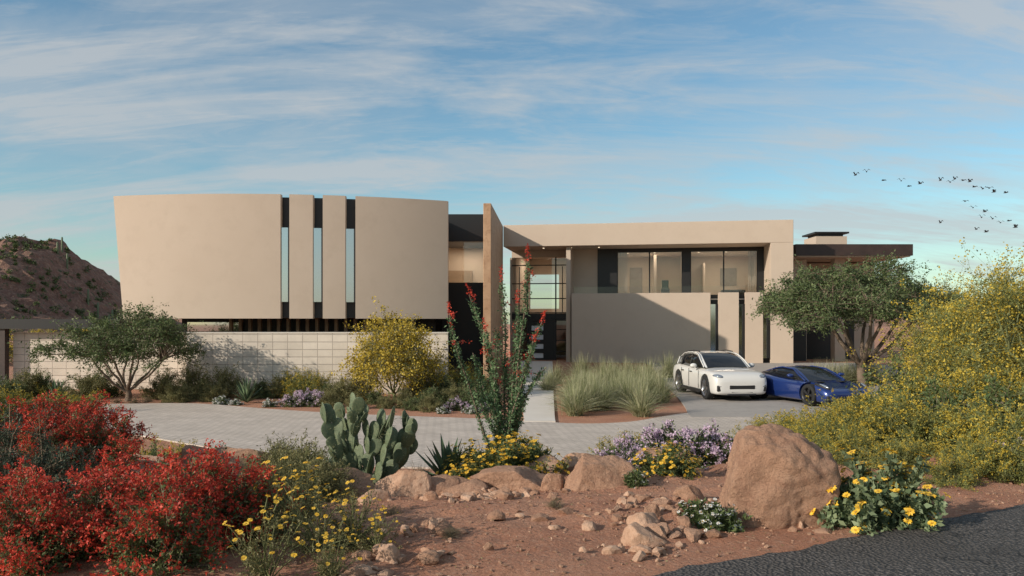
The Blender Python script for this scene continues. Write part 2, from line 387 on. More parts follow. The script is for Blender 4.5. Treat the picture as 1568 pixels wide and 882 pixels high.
nt.links.new(b1.outputs[0],b2.inputs['Normal']); nt.links.new(b2.outputs[0],p.inputs['Normal'])
M['soil']=m
mb=MB(); mb.add(np.stack([gx,gy,hz],-1).reshape(-1,3),q,0,True); obj('desert_ground',mb.mesh('desert_ground',['soil']))

# asphalt road
m,nt,out=newmat('asphalt'); p=N(nt,'ShaderNodeBsdfPrincipled'); p.inputs['Roughness'].default_value=.85; nt.links.new(p.outputs[0],out.inputs[0])
tc=N(nt,'ShaderNodeTexCoord').outputs['Object']
vo=N(nt,'ShaderNodeTexVoronoi'); vo.inputs['Scale'].default_value=36; nt.links.new(tc,vo.inputs['Vector'])
c=mixc(nt,ramp(nt,noi(nt,tc,34,4,.9),.44,.62),(.022,.021,.02),(.19,.17,.155)); c=mixc(nt,ramp(nt,noi(nt,tc,.8,5),.4,.7),c,(.07,.063,.057))
vc=N(nt,'ShaderNodeTexVoronoi',feature='DISTANCE_TO_EDGE'); vc.inputs['Scale'].default_value=.9
nv=N(nt,'ShaderNodeVectorMath',operation='ADD'); nn=N(nt,'ShaderNodeTexNoise'); nn.inputs['Scale'].default_value=3; nt.links.new(tc,nn.inputs['Vector']); nt.links.new(tc,nv.inputs[0]); nt.links.new(nn.outputs['Color'],nv.inputs[1]); nt.links.new(nv.outputs[0],vc.inputs['Vector'])
c=mixc(nt,ramp(nt,vc.outputs['Distance'],.0,.012),(.008,.008,.008),c)
nt.links.new(c,p.inputs['Base Color'])
b=N(nt,'ShaderNodeBump'); b.inputs['Strength'].default_value=1; b.inputs['Distance'].default_value=.035; nt.links.new(vo.outputs['Distance'],b.inputs['Height']); nt.links.new(b.outputs[0],p.inputs['Normal'])
M['asphalt']=m
mb=MB(); u=np.array([.875,.483]); n_=np.array([-.483,.875]); ts=np.concatenate([np.arange(-200,-6,6),np.arange(-6,14,.08),np.arange(14,260,6)])
rows=[]
for t in ts:
    e=.07*noise.noise((t*1.1,0,0))+.05*noise.noise((t*4,2,0))+.035*noise.noise((t*11,2,0)) if -6<=t<=14 else 0
    for s,z in ((e,1.165),(e-.03,1.205),(-4,1.25),(-8,1.2)):
        pp=np.array([.9,5.36])+u*t+n_*s; rows.append([pp[0],pp[1],z])
k=len(ts); f=[[4*i+j,4*i+j+1,4*i+j+5,4*i+j+4] for i in range(k-1) for j in range(3)]
mb.add(rows,f,0); obj('asphalt_road',mb.mesh('asphalt_road',['asphalt']))

def ribbon(name,mat,A,B,dz,nc=14,par='x',kerb=0.0):
    t0=max(A[0][0],B[0][0]); t1=min(A[-1][0],B[-1][0]); ts=np.arange(t0,t1+.01,.3)
    def cv(C):
        C=np.array(C); v=np.interp(ts,C[:,0],C[:,1]); k=np.ones(9)/9; vp=np.pad(v,4,mode='edge'); return np.convolve(vp,k,'valid')
    a=cv(A); b_=cv(B); V=[]
    for i,t in enumerate(ts):
        for j in range(nc+1):
            v=a[i]+(b_[i]-a[i])*j/nc; x,y=(t,v) if par=='x' else (v,t); V.append([x,y,float(H(np.float64(x),np.float64(y)))+dz])
    f=[[i*(nc+1)+j,i*(nc+1)+j+1,(i+1)*(nc+1)+j+1,(i+1)*(nc+1)+j] for i in range(len(ts)-1) for j in range(nc)]
    if par=='x': f=[q[::-1] for q in f]
    mb=MB(); mb.add(V,f,0); 
    o=obj(name,mb.mesh(name,[mat])); s=o.modifiers.new('s','SOLIDIFY'); s.thickness=.06; s.offset=-1
    return o
near=[(-26,21.5),(-14,21.8),(-11,21.6),(-7.5,18.8),(-5,16.9),(-1.85,15.7),(.9,16.0),(2.5,17.6),(5.9,20),(12,23),(26,29)]
farE=[(-26,27),(-16,28),(-14.4,28.3),(-11.5,28.8),(-7.7,26.4),(-4.6,25),(-1.3,24.1),(.3,23.6),(1.15,22.9),(2.8,22.5),(4.6,24.2),(5.3,25.8),(16,28.5),(26,33)]
ribbon('paved_driveway','paver',near,farE,.035)
ribbon('parking_court_pavement','court',[(24.3,5.4),(27,5.9),(30,6.3),(34,6.8),(43.6,7.3)],[(24.3,15),(30,19),(43.6,19.5)],.045,par='y')
ribbon('entry_walkway','walk',[(23.2,.35),(45.3,.5)],[(23.2,1.25),(45.3,2.3)],.055,nc=2,par='y')

# ================================================================ HOUSE
house=empty('modern_desert_house')
AR=21.0; AC=(-11.8,33.2+AR)
def ay(x): return AC[1]-math.sqrt(AR*AR-(x-AC[0])**2)
def arc_solid(mb,xt0,xt1,xb0,xb1,z0,z1,off0,off1,mf=0,ms=0,backy=None,xk=None,n=24):
    fr=[];bk=[]
    for k in range(n+1):
        t=k/n; xt=xt0+(xt1-xt0)*t; xb=xb0+(xb1-xb0)*t
        fr.append(([xb,ay(xb)+off0,z0],[xt,ay(xt)+off0,z1]))
        if backy is None: bk.append(([xb,ay(xb)+off1,z0],[xt,ay(xt)+off1,z1]))
        else:
            xx=xk[0]+(xk[1]-xk[0])*t; bk.append(([xx,backy,z0],[xx,backy,z1]))
    def strip(A,B,mat,flip=False,sm=False):
        V=[];f=[]
        for a,b in zip(A,B): V+=[a,b]
        for k in range(n): q=[2*k,2*k+2,2*k+3,2*k+1]; f.append(q[::-1] if flip else q)
        mb.add(V,f,mat,sm)
    strip([a for a,_ in fr],[b for _,b in fr],mf,False,True)
    strip([a for a,_ in bk],[b for _,b in bk],ms,True,True)
    strip([b for _,b in fr],[b for _,b in bk],ms)
    strip([a for a,_ in fr],[a for a,_ in bk],ms,True)
    for q,fl in ((0,1),(n,0)):
        v=[fr[q][0],bk[q][0],bk[q][1],fr[q][1]]; mb.add(v,[[0,1,2,3]] if not fl else [[3,2,1,0]],ms)
mb=MB()
arc_solid(mb,-16.93,-9.68,-16.46,-9.68,3.10,8.3,0,.28)
arc_solid(mb,-9.32,-8.37,-9.32,-8.37,3.10,8.3,0,.28,n=4)
arc_solid(mb,-7.97,-7.06,-7.97,-7.06,3.10,8.3,0,.28,n=4)
arc_solid(mb,-6.65,-2.83,-6.65,-2.83,3.10,8.3,0,.28)
obj('curved_wall',mb.mesh('curved_wall',['stucco']),house)
mb=MB(); arc_solid(mb,-16.7,-2.95,-16.3,-2.95,3.13,8.22,.34,0,1,0,backy=46,xk=(-17,-4.1)); obj('upper_volume',mb.mesh('upper_volume',['stucco','black']),house)
mb=MB()
for a,b in ((-9.68,-9.32),(-8.37,-7.97),(-7.06,-6.65)): arc_solid(mb,a+.003,b-.003,a+.003,b-.003,3.8,6.92,.14,.2,n=2)
obj('slot_window',mb.mesh('slot_window',['slotg']),house)
boxobj('slot_frame',house,'black',*[(b-.075,b-.006,ay(b)+.06,ay(b)+.118,3.8,6.92) for b in (-9.32,-7.97,-6.65)])
boxobj('ground_floor_wall',house,'black',(-15.5,-3.6,37.4,46,0,3.12))
boxobj('wood_slat_screen',house,'slat',*[(x,x+.13,34.9,35.1,0,3.12) for x in np.arange(-12.4,-4.4,.42)])
boxobj('ground_floor_glass',house,'mirror',(-15.2,-12.6,37.3,37.35,.3,2.95))
# link block between volume and fin
boxobj('link_fascia',house,'black',(-3.75,-.8,40.9,45.8,7.1,8.5))
boxobj('link_base',house,'black',(-3.7,-.8,41.1,41.4,0,4.92))
boxobj('link_window',house,'glass',(-3.6,-.8,41.15,41.17,4.92,7.1))
boxobj('link_frame',house,'black',(-3.62,-3.5,41.1,41.2,4.92,7.1),(-3.5,-.9,41.1,41.2,4.92,5.0))
boxobj('link_room',house,'interior',(-4.2,-.9,44.5,44.7,4.7,7.1),(-3.9,-3.75,41.2,44.5,4.7,7.1),(-3.7,-.9,41.4,44.5,4.7,4.85))
boxobj('link_cabinet',house,'floor',(-3.5,-2.2,43.9,44.48,4.85,5.8))
# corten fin
mb=MB(); zb=0
mb.add([[-1.28,35.5,zb],[-.93,35.5,zb],[-.52,45.9,zb],[-.87,45.9,zb],[-1.28,35.5,8.25],[-.93,35.5,8.25],[-.52,45.9,8.5],[-.87,45.9,8.5]],BF)
o=obj('corten_fin_wall',mb.mesh('corten_fin_wall',['corten']),house); b_=o.modifiers.new('b','BEVEL'); b_.width=.02
# right wing, local frame
OX,OY=-.52,45.5; th=math.asin(-.157)
wing=obj('east_wing',None,house,(OX,OY,0),th)
def U(px,v=0):
    k=(px-784)/F; return (k*(OY+.9876*v)-OX-.157*v)/(.9876+.157*k)
R=U(1215); L2=U(1180)
boxobj('roof_slab',wing,'stucco',(.03,R,0,10,7.27,8.5),bevel=.02)
boxobj('right_pier',wing,'stucco',(L2,R-.003,.003,10,.3,7.268),bevel=.015)
pz=4.58
boxobj('balcony_wall',wing,'stucco',(U(875),U(1088),.003,.35,.3,pz),bevel=.015)
boxobj('plank_wall',wing,'stucco',(U(1100),U(1131),-.12,.3,.3,pz),(U(1141),U(1168),-.12,.3,.3,pz),bevel=.01)
boxobj('plank_gap_dark',wing,'black',(U(1088)+.01,L2-.01,.42,.6,3.95,pz-.1),(U(1088)+.01,L2-.01,.42,.6,.3,1.0))
boxobj('plank_gap_window',wing,'slotg',(U(1088)+.01,U(1100)-.004,.16,.2,1.0,3.95),(U(1131)+.004,U(1141)-.004,.16,.2,1.0,3.95),(U(1168)+.004,L2-.01,.16,.2,1.0,3.95))
boxobj('plank_gap_mullion',wing,'black',(U(1096),U(1100)-.004,.06,.158,1.0,3.95),(U(1137),U(1141)-.004,.06,.158,1.0,3.95),(U(1175),L2-.01,.06,.158,1.0,3.95))
boxobj('lower_storey',wing,'black',(U(875)+.05,U(1088)-.05,.36,9.8,.3,4.2),(U(1088)-.04,L2-.02,.7,9.8,.3,4.2))
V2=2.3
boxobj('balcony_slab',wing,'walk',(U(875)+.06,L2-.005,.37,V2-.06,4.202,4.26))
boxobj('balcony_glass',wing,'rail',(U(878),U(1162),.15,.17,pz,4.95))
c0=U(872,V2);c1=U(915,V2);c2=U(945,V2);c3=U(1045,V2);c4=U(1057,V2);c5=U(1160,V2)
boxobj('upper_recess_wall',wing,'stucco',(c0,c1,V2,V2+.3,4.21,7.265))
boxobj('upper_black_panel',wing,'black',(c1+.003,c2,V2-.05,V2+.25,4.21,7.1),(c3,c4,V2-.05,V2+.25,4.21,7.1))
boxobj('upper_lintel',wing,'black',(c1+.003,L2-.01,V2-.04,V2+.2,7.102,7.264))
fr=[]
for a,b in ((c2,c3),(c4,c5)):
    mid=(a+b)/2
    fr+=[(a+.002,a+.05,V2,V2+.08,4.262,7.1),(b-.05,b-.002,V2,V2+.08,4.262,7.1),(mid-.04,mid+.04,V2,V2+.08,4.262,7.1),(a+.05,mid-.04,V2+.01,V2+.07,7.04,7.1),(mid+.04,b-.05,V2+.01,V2+.07,7.04,7.1),(a+.05,mid-.04,V2+.01,V2+.07,4.262,4.34),(mid+.04,b-.05,V2+.01,V2+.07,4.262,4.34)]
fr+=[(c5+.003,L2-.01,V2-.03,V2+.2,4.262,7.1)]
boxobj('window_frame',wing,'black',*fr)
boxobj('window_pane',wing,'glass',(c2+.05,c3-.05,V2+.03,V2+.04,4.34,7.04),(c4+.05,c5-.05,V2+.03,V2+.04,4.34,7.04))
boxobj('upper_room',wing,'interior',(c1,L2-.02,7.4,7.6,4.21,7.26),(c1-.2,c1,V2+.31,7.6,4.21,7.26),((c3+c4)/2-.1,(c3+c4)/2+.1,V2+.3,7.4,4.21,7.26),(c1,L2-.02,V2+.3,7.4,4.205,4.26),((c2+c3)/2+.3,(c2+c3)/2+.45,V2+2.4,7.4,4.27,7.26),((c4+c5)/2-.9,(c4+c5)/2-.8,V2+3,7.4,4.27,6.6))
boxobj('room_ceiling',wing,'interior',(c1,L2-.02,V2+.3,7.4,7.15,7.2))
boxobj('room_furniture',wing,'plastic',((c2+c3)/2+.7,(c2+c3)/2+1.2,V2+1.2,V2+1.7,4.28,5.0),((c2+c3)/2+.75,(c2+c3)/2+1.15,V2+1.65,V2+1.75,5.0,5.5),((c4+c5)/2+.2,(c4+c5)/2+1.6,V2+3,V2+3.8,4.28,4.95),bevel=.06)
boxobj('room_picture',wing,'court',((c4+c5)/2+.3,(c4+c5)/2+1.3,7.34,7.395,5.3,6.4),((c2+c3)/2-1.2,(c2+c3)/2-.4,7.34,7.395,4.4,6.5))
boxobj('room_curtain',wing,'interior',*[(c2+.08+i*.09,c2+.13+i*.09,V2+.35,V2+.42,4.3,7.1) for i in range(6)],*[(c5-.1-i*.09,c5-.05-i*.09,V2+.35,V2+.42,4.3,7.1) for i in range(5)])
# entrance
V3=2.6; e0=U(781,V3); e1=U(872,V3); 
boxobj('entry_head',wing,'stucco',(.1,e1,V3,V3+.3,6.85,7.265),(.1,e0-.003,V3,V3+.3,.3,6.848))
boxobj('entry_side_wall',wing,'stucco',(e1+.005,e1+.25,.36,9.5,.3,7.264))
boxobj('hall_walls',wing,'interior',(.1,.3,V3+.31,9.5,.3,7.26))
hx0,hx1=U(800,9.5),U(856,9.5)
boxobj('hall_back_wall',wing,'interior',(.1,hx0,9.5,9.7,.3,7.26),(hx1,e1+.25,9.5,9.7,.3,7.26),(hx0,hx1,9.5,9.7,.3,3.9),(hx0,hx1,9.5,9.7,6.25,7.26))
boxobj('hall_floor',wing,'floor',(.3,e1,-.4,9.5,.3,.55),(.3,e1,V3+1.5,9.5,3.2,3.45))
fr=[]
vx=[e0,U(807,V3),U(850,V3),e1-.08]
for v in vx: fr.append((v,v+.075,V3,V3+.1,.551,6.848))
for a,b in zip(vx[:-1],vx[1:]):
    for z in (3.05,3.5,4.35,5.25,6.35): fr.append((a+.077,b-.002,V3+.01,V3+.09,z,z+.06))
    fr.append((a+.077,b-.002,V3+.02,V3+.08,3.12,3.49))
for z in (1.2,1.85,2.5):
    for a,b in ((vx[0],vx[1]),(vx[2],vx[3])): fr.append((a+.077,b-.002,V3+.01,V3+.09,z,z+.05))
m1=(vx[0]+vx[1])/2; m2=(vx[2]+vx[3])/2
fr+= [(m1+.02,m1+.07,V3+.015,V3+.085,3.57,6.3),(m2+.02,m2+.07,V3+.015,V3+.085,3.57,6.3)]
boxobj('entry_curtain_frame',wing,'black',*fr)
boxobj('entry_glass',wing,'glass',(e0+.08,e1-.08,V3+.04,V3+.05,3.5,6.8),(vx[0]+.08,vx[1],V3+.04,V3+.05,.6,3.05),(vx[2]+.08,vx[3],V3+.04,V3+.05,.6,3.05))
dx0,dx1=vx[1]+.09,vx[2]-.01
db=[(dx0,dx0+.18,V3,V3+.09,.56,3.04),(dx1-.7,dx1,V3,V3+.09,.56,3.04)]
for k in range(5): db.append((dx0+.18,dx1-.7,V3+.002,V3+.088,.56+k*.55,.56+k*.55+.26))
boxobj('front_door',wing,'black',*db)
boxobj('door_lite',wing,'frost',(dx0+.18,dx1-.7,V3+.04,V3+.06,.8,2.8))
# downlights
M['dl']=emis('downlight',(1,.8,.55),2.5)
boxobj('downlight',wing,'dl',*[(u-.045,u+.045,1.1,1.19,7.255,7.268) for u in (2.2,3.8,5.4)],*[(u-.05,u+.05,V2+1.6,V2+1.7,7.14,7.149) for u in (7,8.6,11.2,12.8)])
def area(name,par,loc,sx,sy,p):
    l=bpy.data.lights.new(name,'AREA'); l.shape='RECTANGLE'; l.size=sx; l.size_y=sy; l.energy=p; l.color=(1,.84,.66)
    o=bpy.data.objects.new(name,l); bpy.context.scene.collection.objects.link(o); o.location=loc; o.parent=par
area('room_lamp',wing,((c2+c3)/2,V2+2.4,7.1),2.4,2,75); area('room_lamp_b',wing,((c4+c5)/2,V2+2.4,7.1),2.4,2,75)
area('hall_lamp',wing,((e0+e1)/2,6,7.1),2,2,80); area('link_lamp',house,(-2.3,43,7.0),1.2,1.2,55)
# right rear wing
boxobj('rear_wing_wall',house,'stucco',(15.6,17.2,46.5,56,.4,6.64),(17.3,22.3,49,56,.4,6.6),bevel=.02)
boxobj('garage_opening_shade',house,'black',(15.65,17.15,46.44,46.49,.6,2.6),(17.6,21,48.9,48.97,.6,3.2))  # no real recess: black sheets on the solid walls paint in the openings' inner shade
boxobj('dark_canopy',house,'bronze',(16.0,22.6,44.9,55,6.72,7.36))
boxobj('canopy_soffit',house,'stucco',(16.1,22.5,45.0,54.9,6.66,6.717))
boxobj('canopy_column',house,'stucco',(18.8,19.4,46.4,47.0,.4,6.655))
boxobj('chimney',house,'stucco',(18.7,20.6,49,51,7.362,8.25))
boxobj('chimney_cap',house,'black',(18.6,20.7,48.9,51.1,8.42,8.52),(18.9,20.4,49.1,50.9,8.25,8.42))
# left canopy
boxobj('carport_canopy',house,'black',(-29,-16.9,34.3,40,2.66,3.08))
boxobj('carport_post',house,'bronze',(-22.2,-21.9,34.4,34.7,0,2.655),(-18.0,-17.8,38,38.2,0,2.655))
# site walls
gw=empty('concrete_block_wall')
boxobj('wall_face',gw,'block',(X(290,32.8),-2.62,32.5,32.8,0,2.5))
boxobj('wall_cap',gw,'walk',(X(290,32.8)-.02,-2.6,32.48,32.82,2.502,2.54))
boxobj('wall_face_b',gw,'block',(-21.85,X(290,32.8)+.25,34.9,35.1,0,2.5))
boxobj('wall_return',gw,'block',(X(290,32.8)+.003,X(290,32.8)+.2,32.803,34.897,0,2.5))

# ================================================================ CARS
def loft(stn,prof,sub=2):
    mb=MB(); k=None; V=[]
    for s in stn:
        pts=prof(*s); k=len(pts)*2-2
        full=[(s[0],y,z) for y,z in pts]+[(s[0],-y,z) for y,z in pts[-2:0:-1]]
        V+=full
    n=len(stn); f=[]
    for i in range(n-1):
        for j in range(k): j2=(j+1)%k; f.append([i*k+j,i*k+j2,(i+1)*k+j2,(i+1)*k+j])
    mb.add(V,f,0,True)
    mb.f.append((np.array([list(range(k))[::-1]]),0,True)); mb.f.append((np.array([[(n-1)*k+j for j in range(k)]]),0,True))
    return mb
def bodyprof(x,w,zb,zs,zt,sh=.12):
    zm=zb+(zs-zb)*.5
    return [(0,zb),(w-.12,zb),(w-.02,zb+.07),(w+.01,zm),(w-.01,zs-.1),(w-sh*.6,zs),(w*.62,zt-.01),(0,zt)]
def wheel(par,x,y,r,w,rim,name):
    mb=MB(); n=32; a=np.linspace(0,2*np.pi,n,endpoint=False)
    prof=[(r*.66,-w/2+.02),(r*.9,-w/2),(r*.98,-w/2+.03),(r,-w/4),(r,w/4),(r*.98,w/2-.03),(r*.9,w/2),(r*.66,w/2-.02)]
    V=[];f=[]
    for rr,yy in prof:
        for t in a: V.append([rr*math.cos(t),yy,rr*math.sin(t)])
    for i in range(len(prof)-1):
        for j in range(n): j2=(j+1)%n; f.append([i*n+j,i*n+j2,(i+1)*n+j2,(i+1)*n+j])
    mb.add(V,f,0,True)
    sgn=1 if y>0 else -1
    V=[];f=[]
    for rr,yy in ((r*.7,.46),(r*.64,.4),(r*.6,.0)):
        for t in a: V.append([rr*math.cos(t),sgn*yy*w,rr*math.sin(t)])
    for i in range(2):
        for j in range(n): j2=(j+1)%n; f.append([i*n+j,i*n+j2,(i+1)*n+j2,(i+1)*n+j])
    mb.add(V,f,1,True)
    V=[[r*.62*math.cos(t),0,r*.62*math.sin(t)] for t in a]; mb.add(V,[list(range(n))],2)
    for s in range(5):
        for off in (-.09,.09):
            t=s*2*math.pi/5+off*1.2; c,q=math.cos(t),math.sin(t); ww=.025*r/.36
            pts=[]
            for rr,yy in ((.05*r,.34),(.67*r,.42)):
                for e in (-ww,ww): pts+= [[rr*c-e*q,sgn*yy*w,rr*q+e*c],[rr*c-e*q,sgn*(yy-.12)*w,rr*q+e*c]]
            mb.add(pts,[[0,2,6,4],[0,4,5,1],[2,3,7,6],[1,5,7,3]],1)
    V=[[.1*r*math.cos(t),sgn*.38*w,.1*r*math.sin(t)] for t in a]; mb.add(V,[list(range(n))],1)
    obj(name,mb.mesh(name,['tyre',rim,'plastic']),par,(x,y,r))
def ell(par,name,mat,c,s,rot=(0,0,0)):
    bm=bmesh.new(); bmesh.ops.create_uvsphere(bm,u_segments=20,v_segments=12,radius=1)
    me=bpy.data.meshes.new(name); bm.to_mesh(me); bm.free(); me.materials.append(M[mat]); me.shade_smooth()
    o=obj(name,me,par,c); o.scale=s; o.rotation_euler=rot; return o
def cabinprof(x,wb,zb,wr,zr):
    return [(0,zb),(wb,zb),(wb+(wr-wb)*.86,zb+(zr-zb)*.86),(wr-.07,zr-.015),(wr*.5,zr+.008),(0,zr+.015)]
ROOF={'suv':(3,4,5,6),'sport':(3,4)}
def car(name,loc,rz,paint,body,cab,wr,ww,wx,wy,rim,kind,sc=1):
    root=empty(name,loc,rz)
    mb=loft(body,bodyprof); o=obj('body',mb.mesh('body',[paint]),root)
    s=o.modifiers.new('s','SUBSURF'); s.levels=3; s.render_levels=3
    for i,x in enumerate((wx[0],wx[0],wx[1],wx[1])):
        sg=1 if i%2==0 else -1
        bm=bmesh.new(); bmesh.ops.create_cone(bm,cap_ends=True,segments=40,radius1=wr+.06,radius2=wr+.06,depth=.5)
        me=bpy.data.meshes.new('arch'); bm.to_mesh(me); bm.free(); me.materials.append(M['plastic'])
        c=obj('arch_cutter',me,root,(x,sg*(wy+.12),wr+.01)); c.rotation_euler=(math.pi/2,0,0)
        bpy.context.view_layer.update()
        bo=o.modifiers.new('w','BOOLEAN'); bo.operation='DIFFERENCE'; bo.object=c; bo.solver='EXACT'
        wheel(root,x,sg*wy,wr,ww,rim,'wheel_%d'%(i+1))
    bpy.context.view_layer.update()
    dg=bpy.context.evaluated_depsgraph_get(); me2=bpy.data.meshes.new_from_object(o.evaluated_get(dg)); o.modifiers.clear(); o.data=me2
    for c in [c for c in root.children if c.name.startswith('arch_cutter')]: bpy.data.objects.remove(c)
    boxobj('underbody',root,'plastic',(wx[1]-.5,wx[0]+.5,-wy+.25,wy-.25,.2,.62))
    V=[];k=10
    mb=MB()
    for c in cab:
        pts=cabinprof(*c); V+=[(c[0],y,z) for y,z in pts]+[(c[0],-y,z) for y,z in pts[-2:0:-1]]
    n=len(cab); G=[];Pn=[]
    for i in range(n-1):
        for j in range(k):
            q=[i*k+j,i*k+(j+1)%k,(i+1)*k+(j+1)%k,(i+1)*k+j]
            if j in (0,9): Pn.append(q)
            elif j in (1,8): G.append(q) if cab[i][4]>cab[i][2]+.06 or cab[i+1][4]>cab[i+1][2]+.06 else Pn.append(q)
            elif i in ROOF[kind] : Pn.append(q)
            elif j in (2,7): Pn.append(q)
            else: G.append(q)
    mb.add(V,Pn,0,True); mb.f.append((np.array(G),1,True))
    obj('cabin',mb.mesh('cabin',[paint,'carglass']),root)
    root.scale=(sc,sc,sc)
    return root
# SUV: long sloping hood, raked screen, roof falling to the rear
suvb=[(2.46,.62,.36,.60,.64),(2.43,.82,.25,.74,.78),(2.33,.93,.21,.88,.92),(2.08,.97,.2,.98,1.0),(1.5,.985,.2,1.0,1.07),(.9,.975,.2,1.02,1.11),(0,.96,.2,1.04,1.1),(-1,.975,.2,1.07,1.12),(-1.8,.985,.24,1.09,1.13),(-2.2,.94,.3,1.04,1.08),(-2.38,.88,.36,.93,.97),(-2.43,.72,.42,.82,.87)]
suvc=[(1.12,.84,1.07,.80,1.09),(.66,.87,1.07,.77,1.34),(.22,.88,1.07,.71,1.52),(0,.88,1.06,.69,1.565),(-.45,.88,1.06,.69,1.60),(-1.0,.88,1.08,.68,1.585),(-1.55,.87,1.09,.66,1.52),(-2.0,.84,1.08,.62,1.39),(-2.34,.78,1.04,.7,1.07)]
suv=car('parked_suv',(8.1,31.6,.045),math.radians(-84),'paint_w',suvb,suvc,.41,.28,(1.5,-1.42),.85,'rim','suv',1.08)
boxobj('front_grille',suv,'plastic',(2.3,2.462,-.46,.46,.40,.57),(2.25,2.445,-.40,.40,.28,.36),bevel=.035)
boxobj('grille_bar',suv,'rimd',(2.4,2.470,-.44,.44,.455,.468),(2.4,2.470,-.44,.44,.51,.523))
boxobj('side_intake',suv,'plastic',(2.15,2.432,.54,.86,.34,.55),(2.15,2.432,-.86,-.54,.34,.55),bevel=.03)
boxobj('fog_lamp',suv,'lamp',(2.38,2.44,.57,.83,.50,.522),(2.38,2.44,-.83,-.57,.50,.522))
boxobj('lower_lip',suv,'rimd',(2.1,2.45,-.5,.5,.21,.26),bevel=.02)
boxobj('front_badge',suv,'rimd',(2.34,2.42,-.035,.035,.70,.77),bevel=.015)
boxobj('side_cladding',suv,'plastic',(-.95,1.0,.94,1.0,.2,.33),(-.95,1.0,-1.0,-.94,.2,.33),bevel=.02)
boxobj('door_seam',suv,'plastic',*[(x,x+.015,s*.979-.006,s*.979+.006,.36,1.0) for x in (.85,-.2,-1.05) for s in (1,-1)])
boxobj('door_handle',suv,'rimd',*[(x,x+.2,s*.985-.02,s*.985+.02,.88,.91) for x in (-.1,-1.0) for s in (1,-1)])
for s in (1,-1):
    ell(suv,'headlight','lamp',(2.20,s*.76,.845),(.22,.15,.075),(0,.12,s*-.5)); ell(suv,'headlight_core','plastic',(2.27,s*.74,.84),(.15,.08,.04),(0,.12,s*-.5))
    ell(suv,'mirror','paint_w',(.62,s*1.07,1.13),(.1,.13,.085)); ell(suv,'mirror_foot','plastic',(.64,s*.95,1.08),(.05,.1,.03))
def pillars(root,mat,L,r=.026):
    mb=MB()
    for pts in L:
        for s in (1,-1): tube(mb,[(x,s*y,z) for x,y,z in pts],r,6)
    obj('pillars',mb.mesh('pillars',[mat]),root)
pillars(suv,'paint_w',[[(1.08,.84,1.08),(.66,.81,1.31),(.22,.74,1.50),(0,.72,1.54)],[(-1.9,.85,1.08),(-2.05,.70,1.34)],[(0,.72,1.54),(-.45,.72,1.575),(-1,.71,1.56),(-1.55,.69,1.495),(-2,.65,1.37)]])
pillars(suv,'black',[[(-.3,.89,1.07),(-.38,.75,1.54)],[(-1.3,.89,1.08),(-1.35,.73,1.50)],[(0,.62,1.615),(-.6,.62,1.64),(-1.6,.6,1.56)]],.018)
spb=[(2.26,.6,.25,.42,.45),(2.22,.78,.17,.5,.53),(2.05,.9,.13,.6,.6),(1.7,.95,.12,.70,.66),(1.3,.97,.12,.77,.74),(.8,.95,.12,.76,.82),(0,.93,.12,.76,.84),(-.7,.95,.12,.82,.88),(-1.3,.98,.13,.88,.92),(-1.8,.96,.18,.86,.9),(-2.15,.88,.28,.78,.84),(-2.25,.75,.35,.7,.74)]
spc=[(1.05,.76,.76,.70,.77),(.6,.79,.78,.62,.99),(.22,.79,.80,.56,1.13),(.05,.79,.80,.54,1.165),(-.4,.79,.82,.54,1.18),(-.8,.78,.84,.52,1.14),(-1.3,.72,.86,.46,1.03),(-1.9,.62,.84,.4,.87)]
spr=car('parked_sports_car',(10.75,29.2,.045),math.radians(-73),'paint_b',spb,spc,.35,.27,(1.35,-1.3),.83,'rimd','sport',1.08)
boxobj('front_intake',spr,'plastic',(2.1,2.285,-.52,.52,.2,.36),bevel=.03)
boxobj('side_intake',spr,'plastic',(1.98,2.2,.58,.84,.2,.38),(1.98,2.2,-.84,-.58,.2,.38),bevel=.03)
boxobj('splitter',spr,'plastic',(1.95,2.3,-.85,.85,.1,.14),bevel=.015)
for s in (1,-1):
    ell(spr,'headlight','plastic',(1.82,s*.74,.65),(.3,.095,.06),(0,.25,s*-.25)); ell(spr,'headlight_core','lamp',(1.88,s*.745,.665),(.2,.05,.05),(0,.25,s*-.25))
    ell(spr,'mirror','paint_b',(.55,s*1.0,.93),(.1,.12,.06)); ell(spr,'mirror_foot','plastic',(.57,s*.88,.88),(.03,.1,.02))
    boxobj('hood_vent',spr,'plastic',(1.1,1.4,s*.42-.1,s*.42+.1,.745,.768))
pillars(spr,'paint_b',[[(1.02,.76,.77),(.6,.73,.96),(.22,.62,1.115),(-.4,.59,1.155),(-.8,.57,1.105),(-1.3,.51,.995),(-1.9,.44,.86)]],.03)

# ================================================================ VEGETATION
def V(name,*a,**k): return bushmesh(name,*a,**k)
red=[V('red%d'%i,['twig','leaf_red','red'],.64,.6,.74,95,1400,14000,.029,2.2,2000,.024,sig=.018,topf=.3,ntuft=5,inner=.35) for i in range(3)]
for px,d,s in ((30,5.5,.9),(140,5.9,.95),(250,5.6,.98),(345,6.3,1.0),(20,6.6,.85),(205,6.6,.95),(290,7.0,.95)): put('red_flowering_shrub',random.choice(red),px,d,s)
for px,d,s in ((80,9.2,.95),(145,9.5,1.0),(40,10,1.15),(110,10.3,1.1)): put('red_flowering_shrub',random.choice(red),px,d,s)
gry=V('gry',['twig','leaf_dark'],.7,.7,.8,70,900,12000,.03,3)
for px,d,s in ((5,7.8,1.1),(70,7.9,1.0),(-30,9.5,1.5)): put('grey_green_shrub',gry,px,d,s)
ol=[V('ol%d'%i,['twig_g','leaf_olive'],.95,.9,1.15,70,900,9000,.052,2.6,sig=.03) for i in range(3)]
yg=[V('yg%d'%i,['twig_g','leaf_yg','leaf_gold'],.85,.85,.85,90,1200,10500,.032,2.2,600,.026,sig=.02) for i in range(3)]
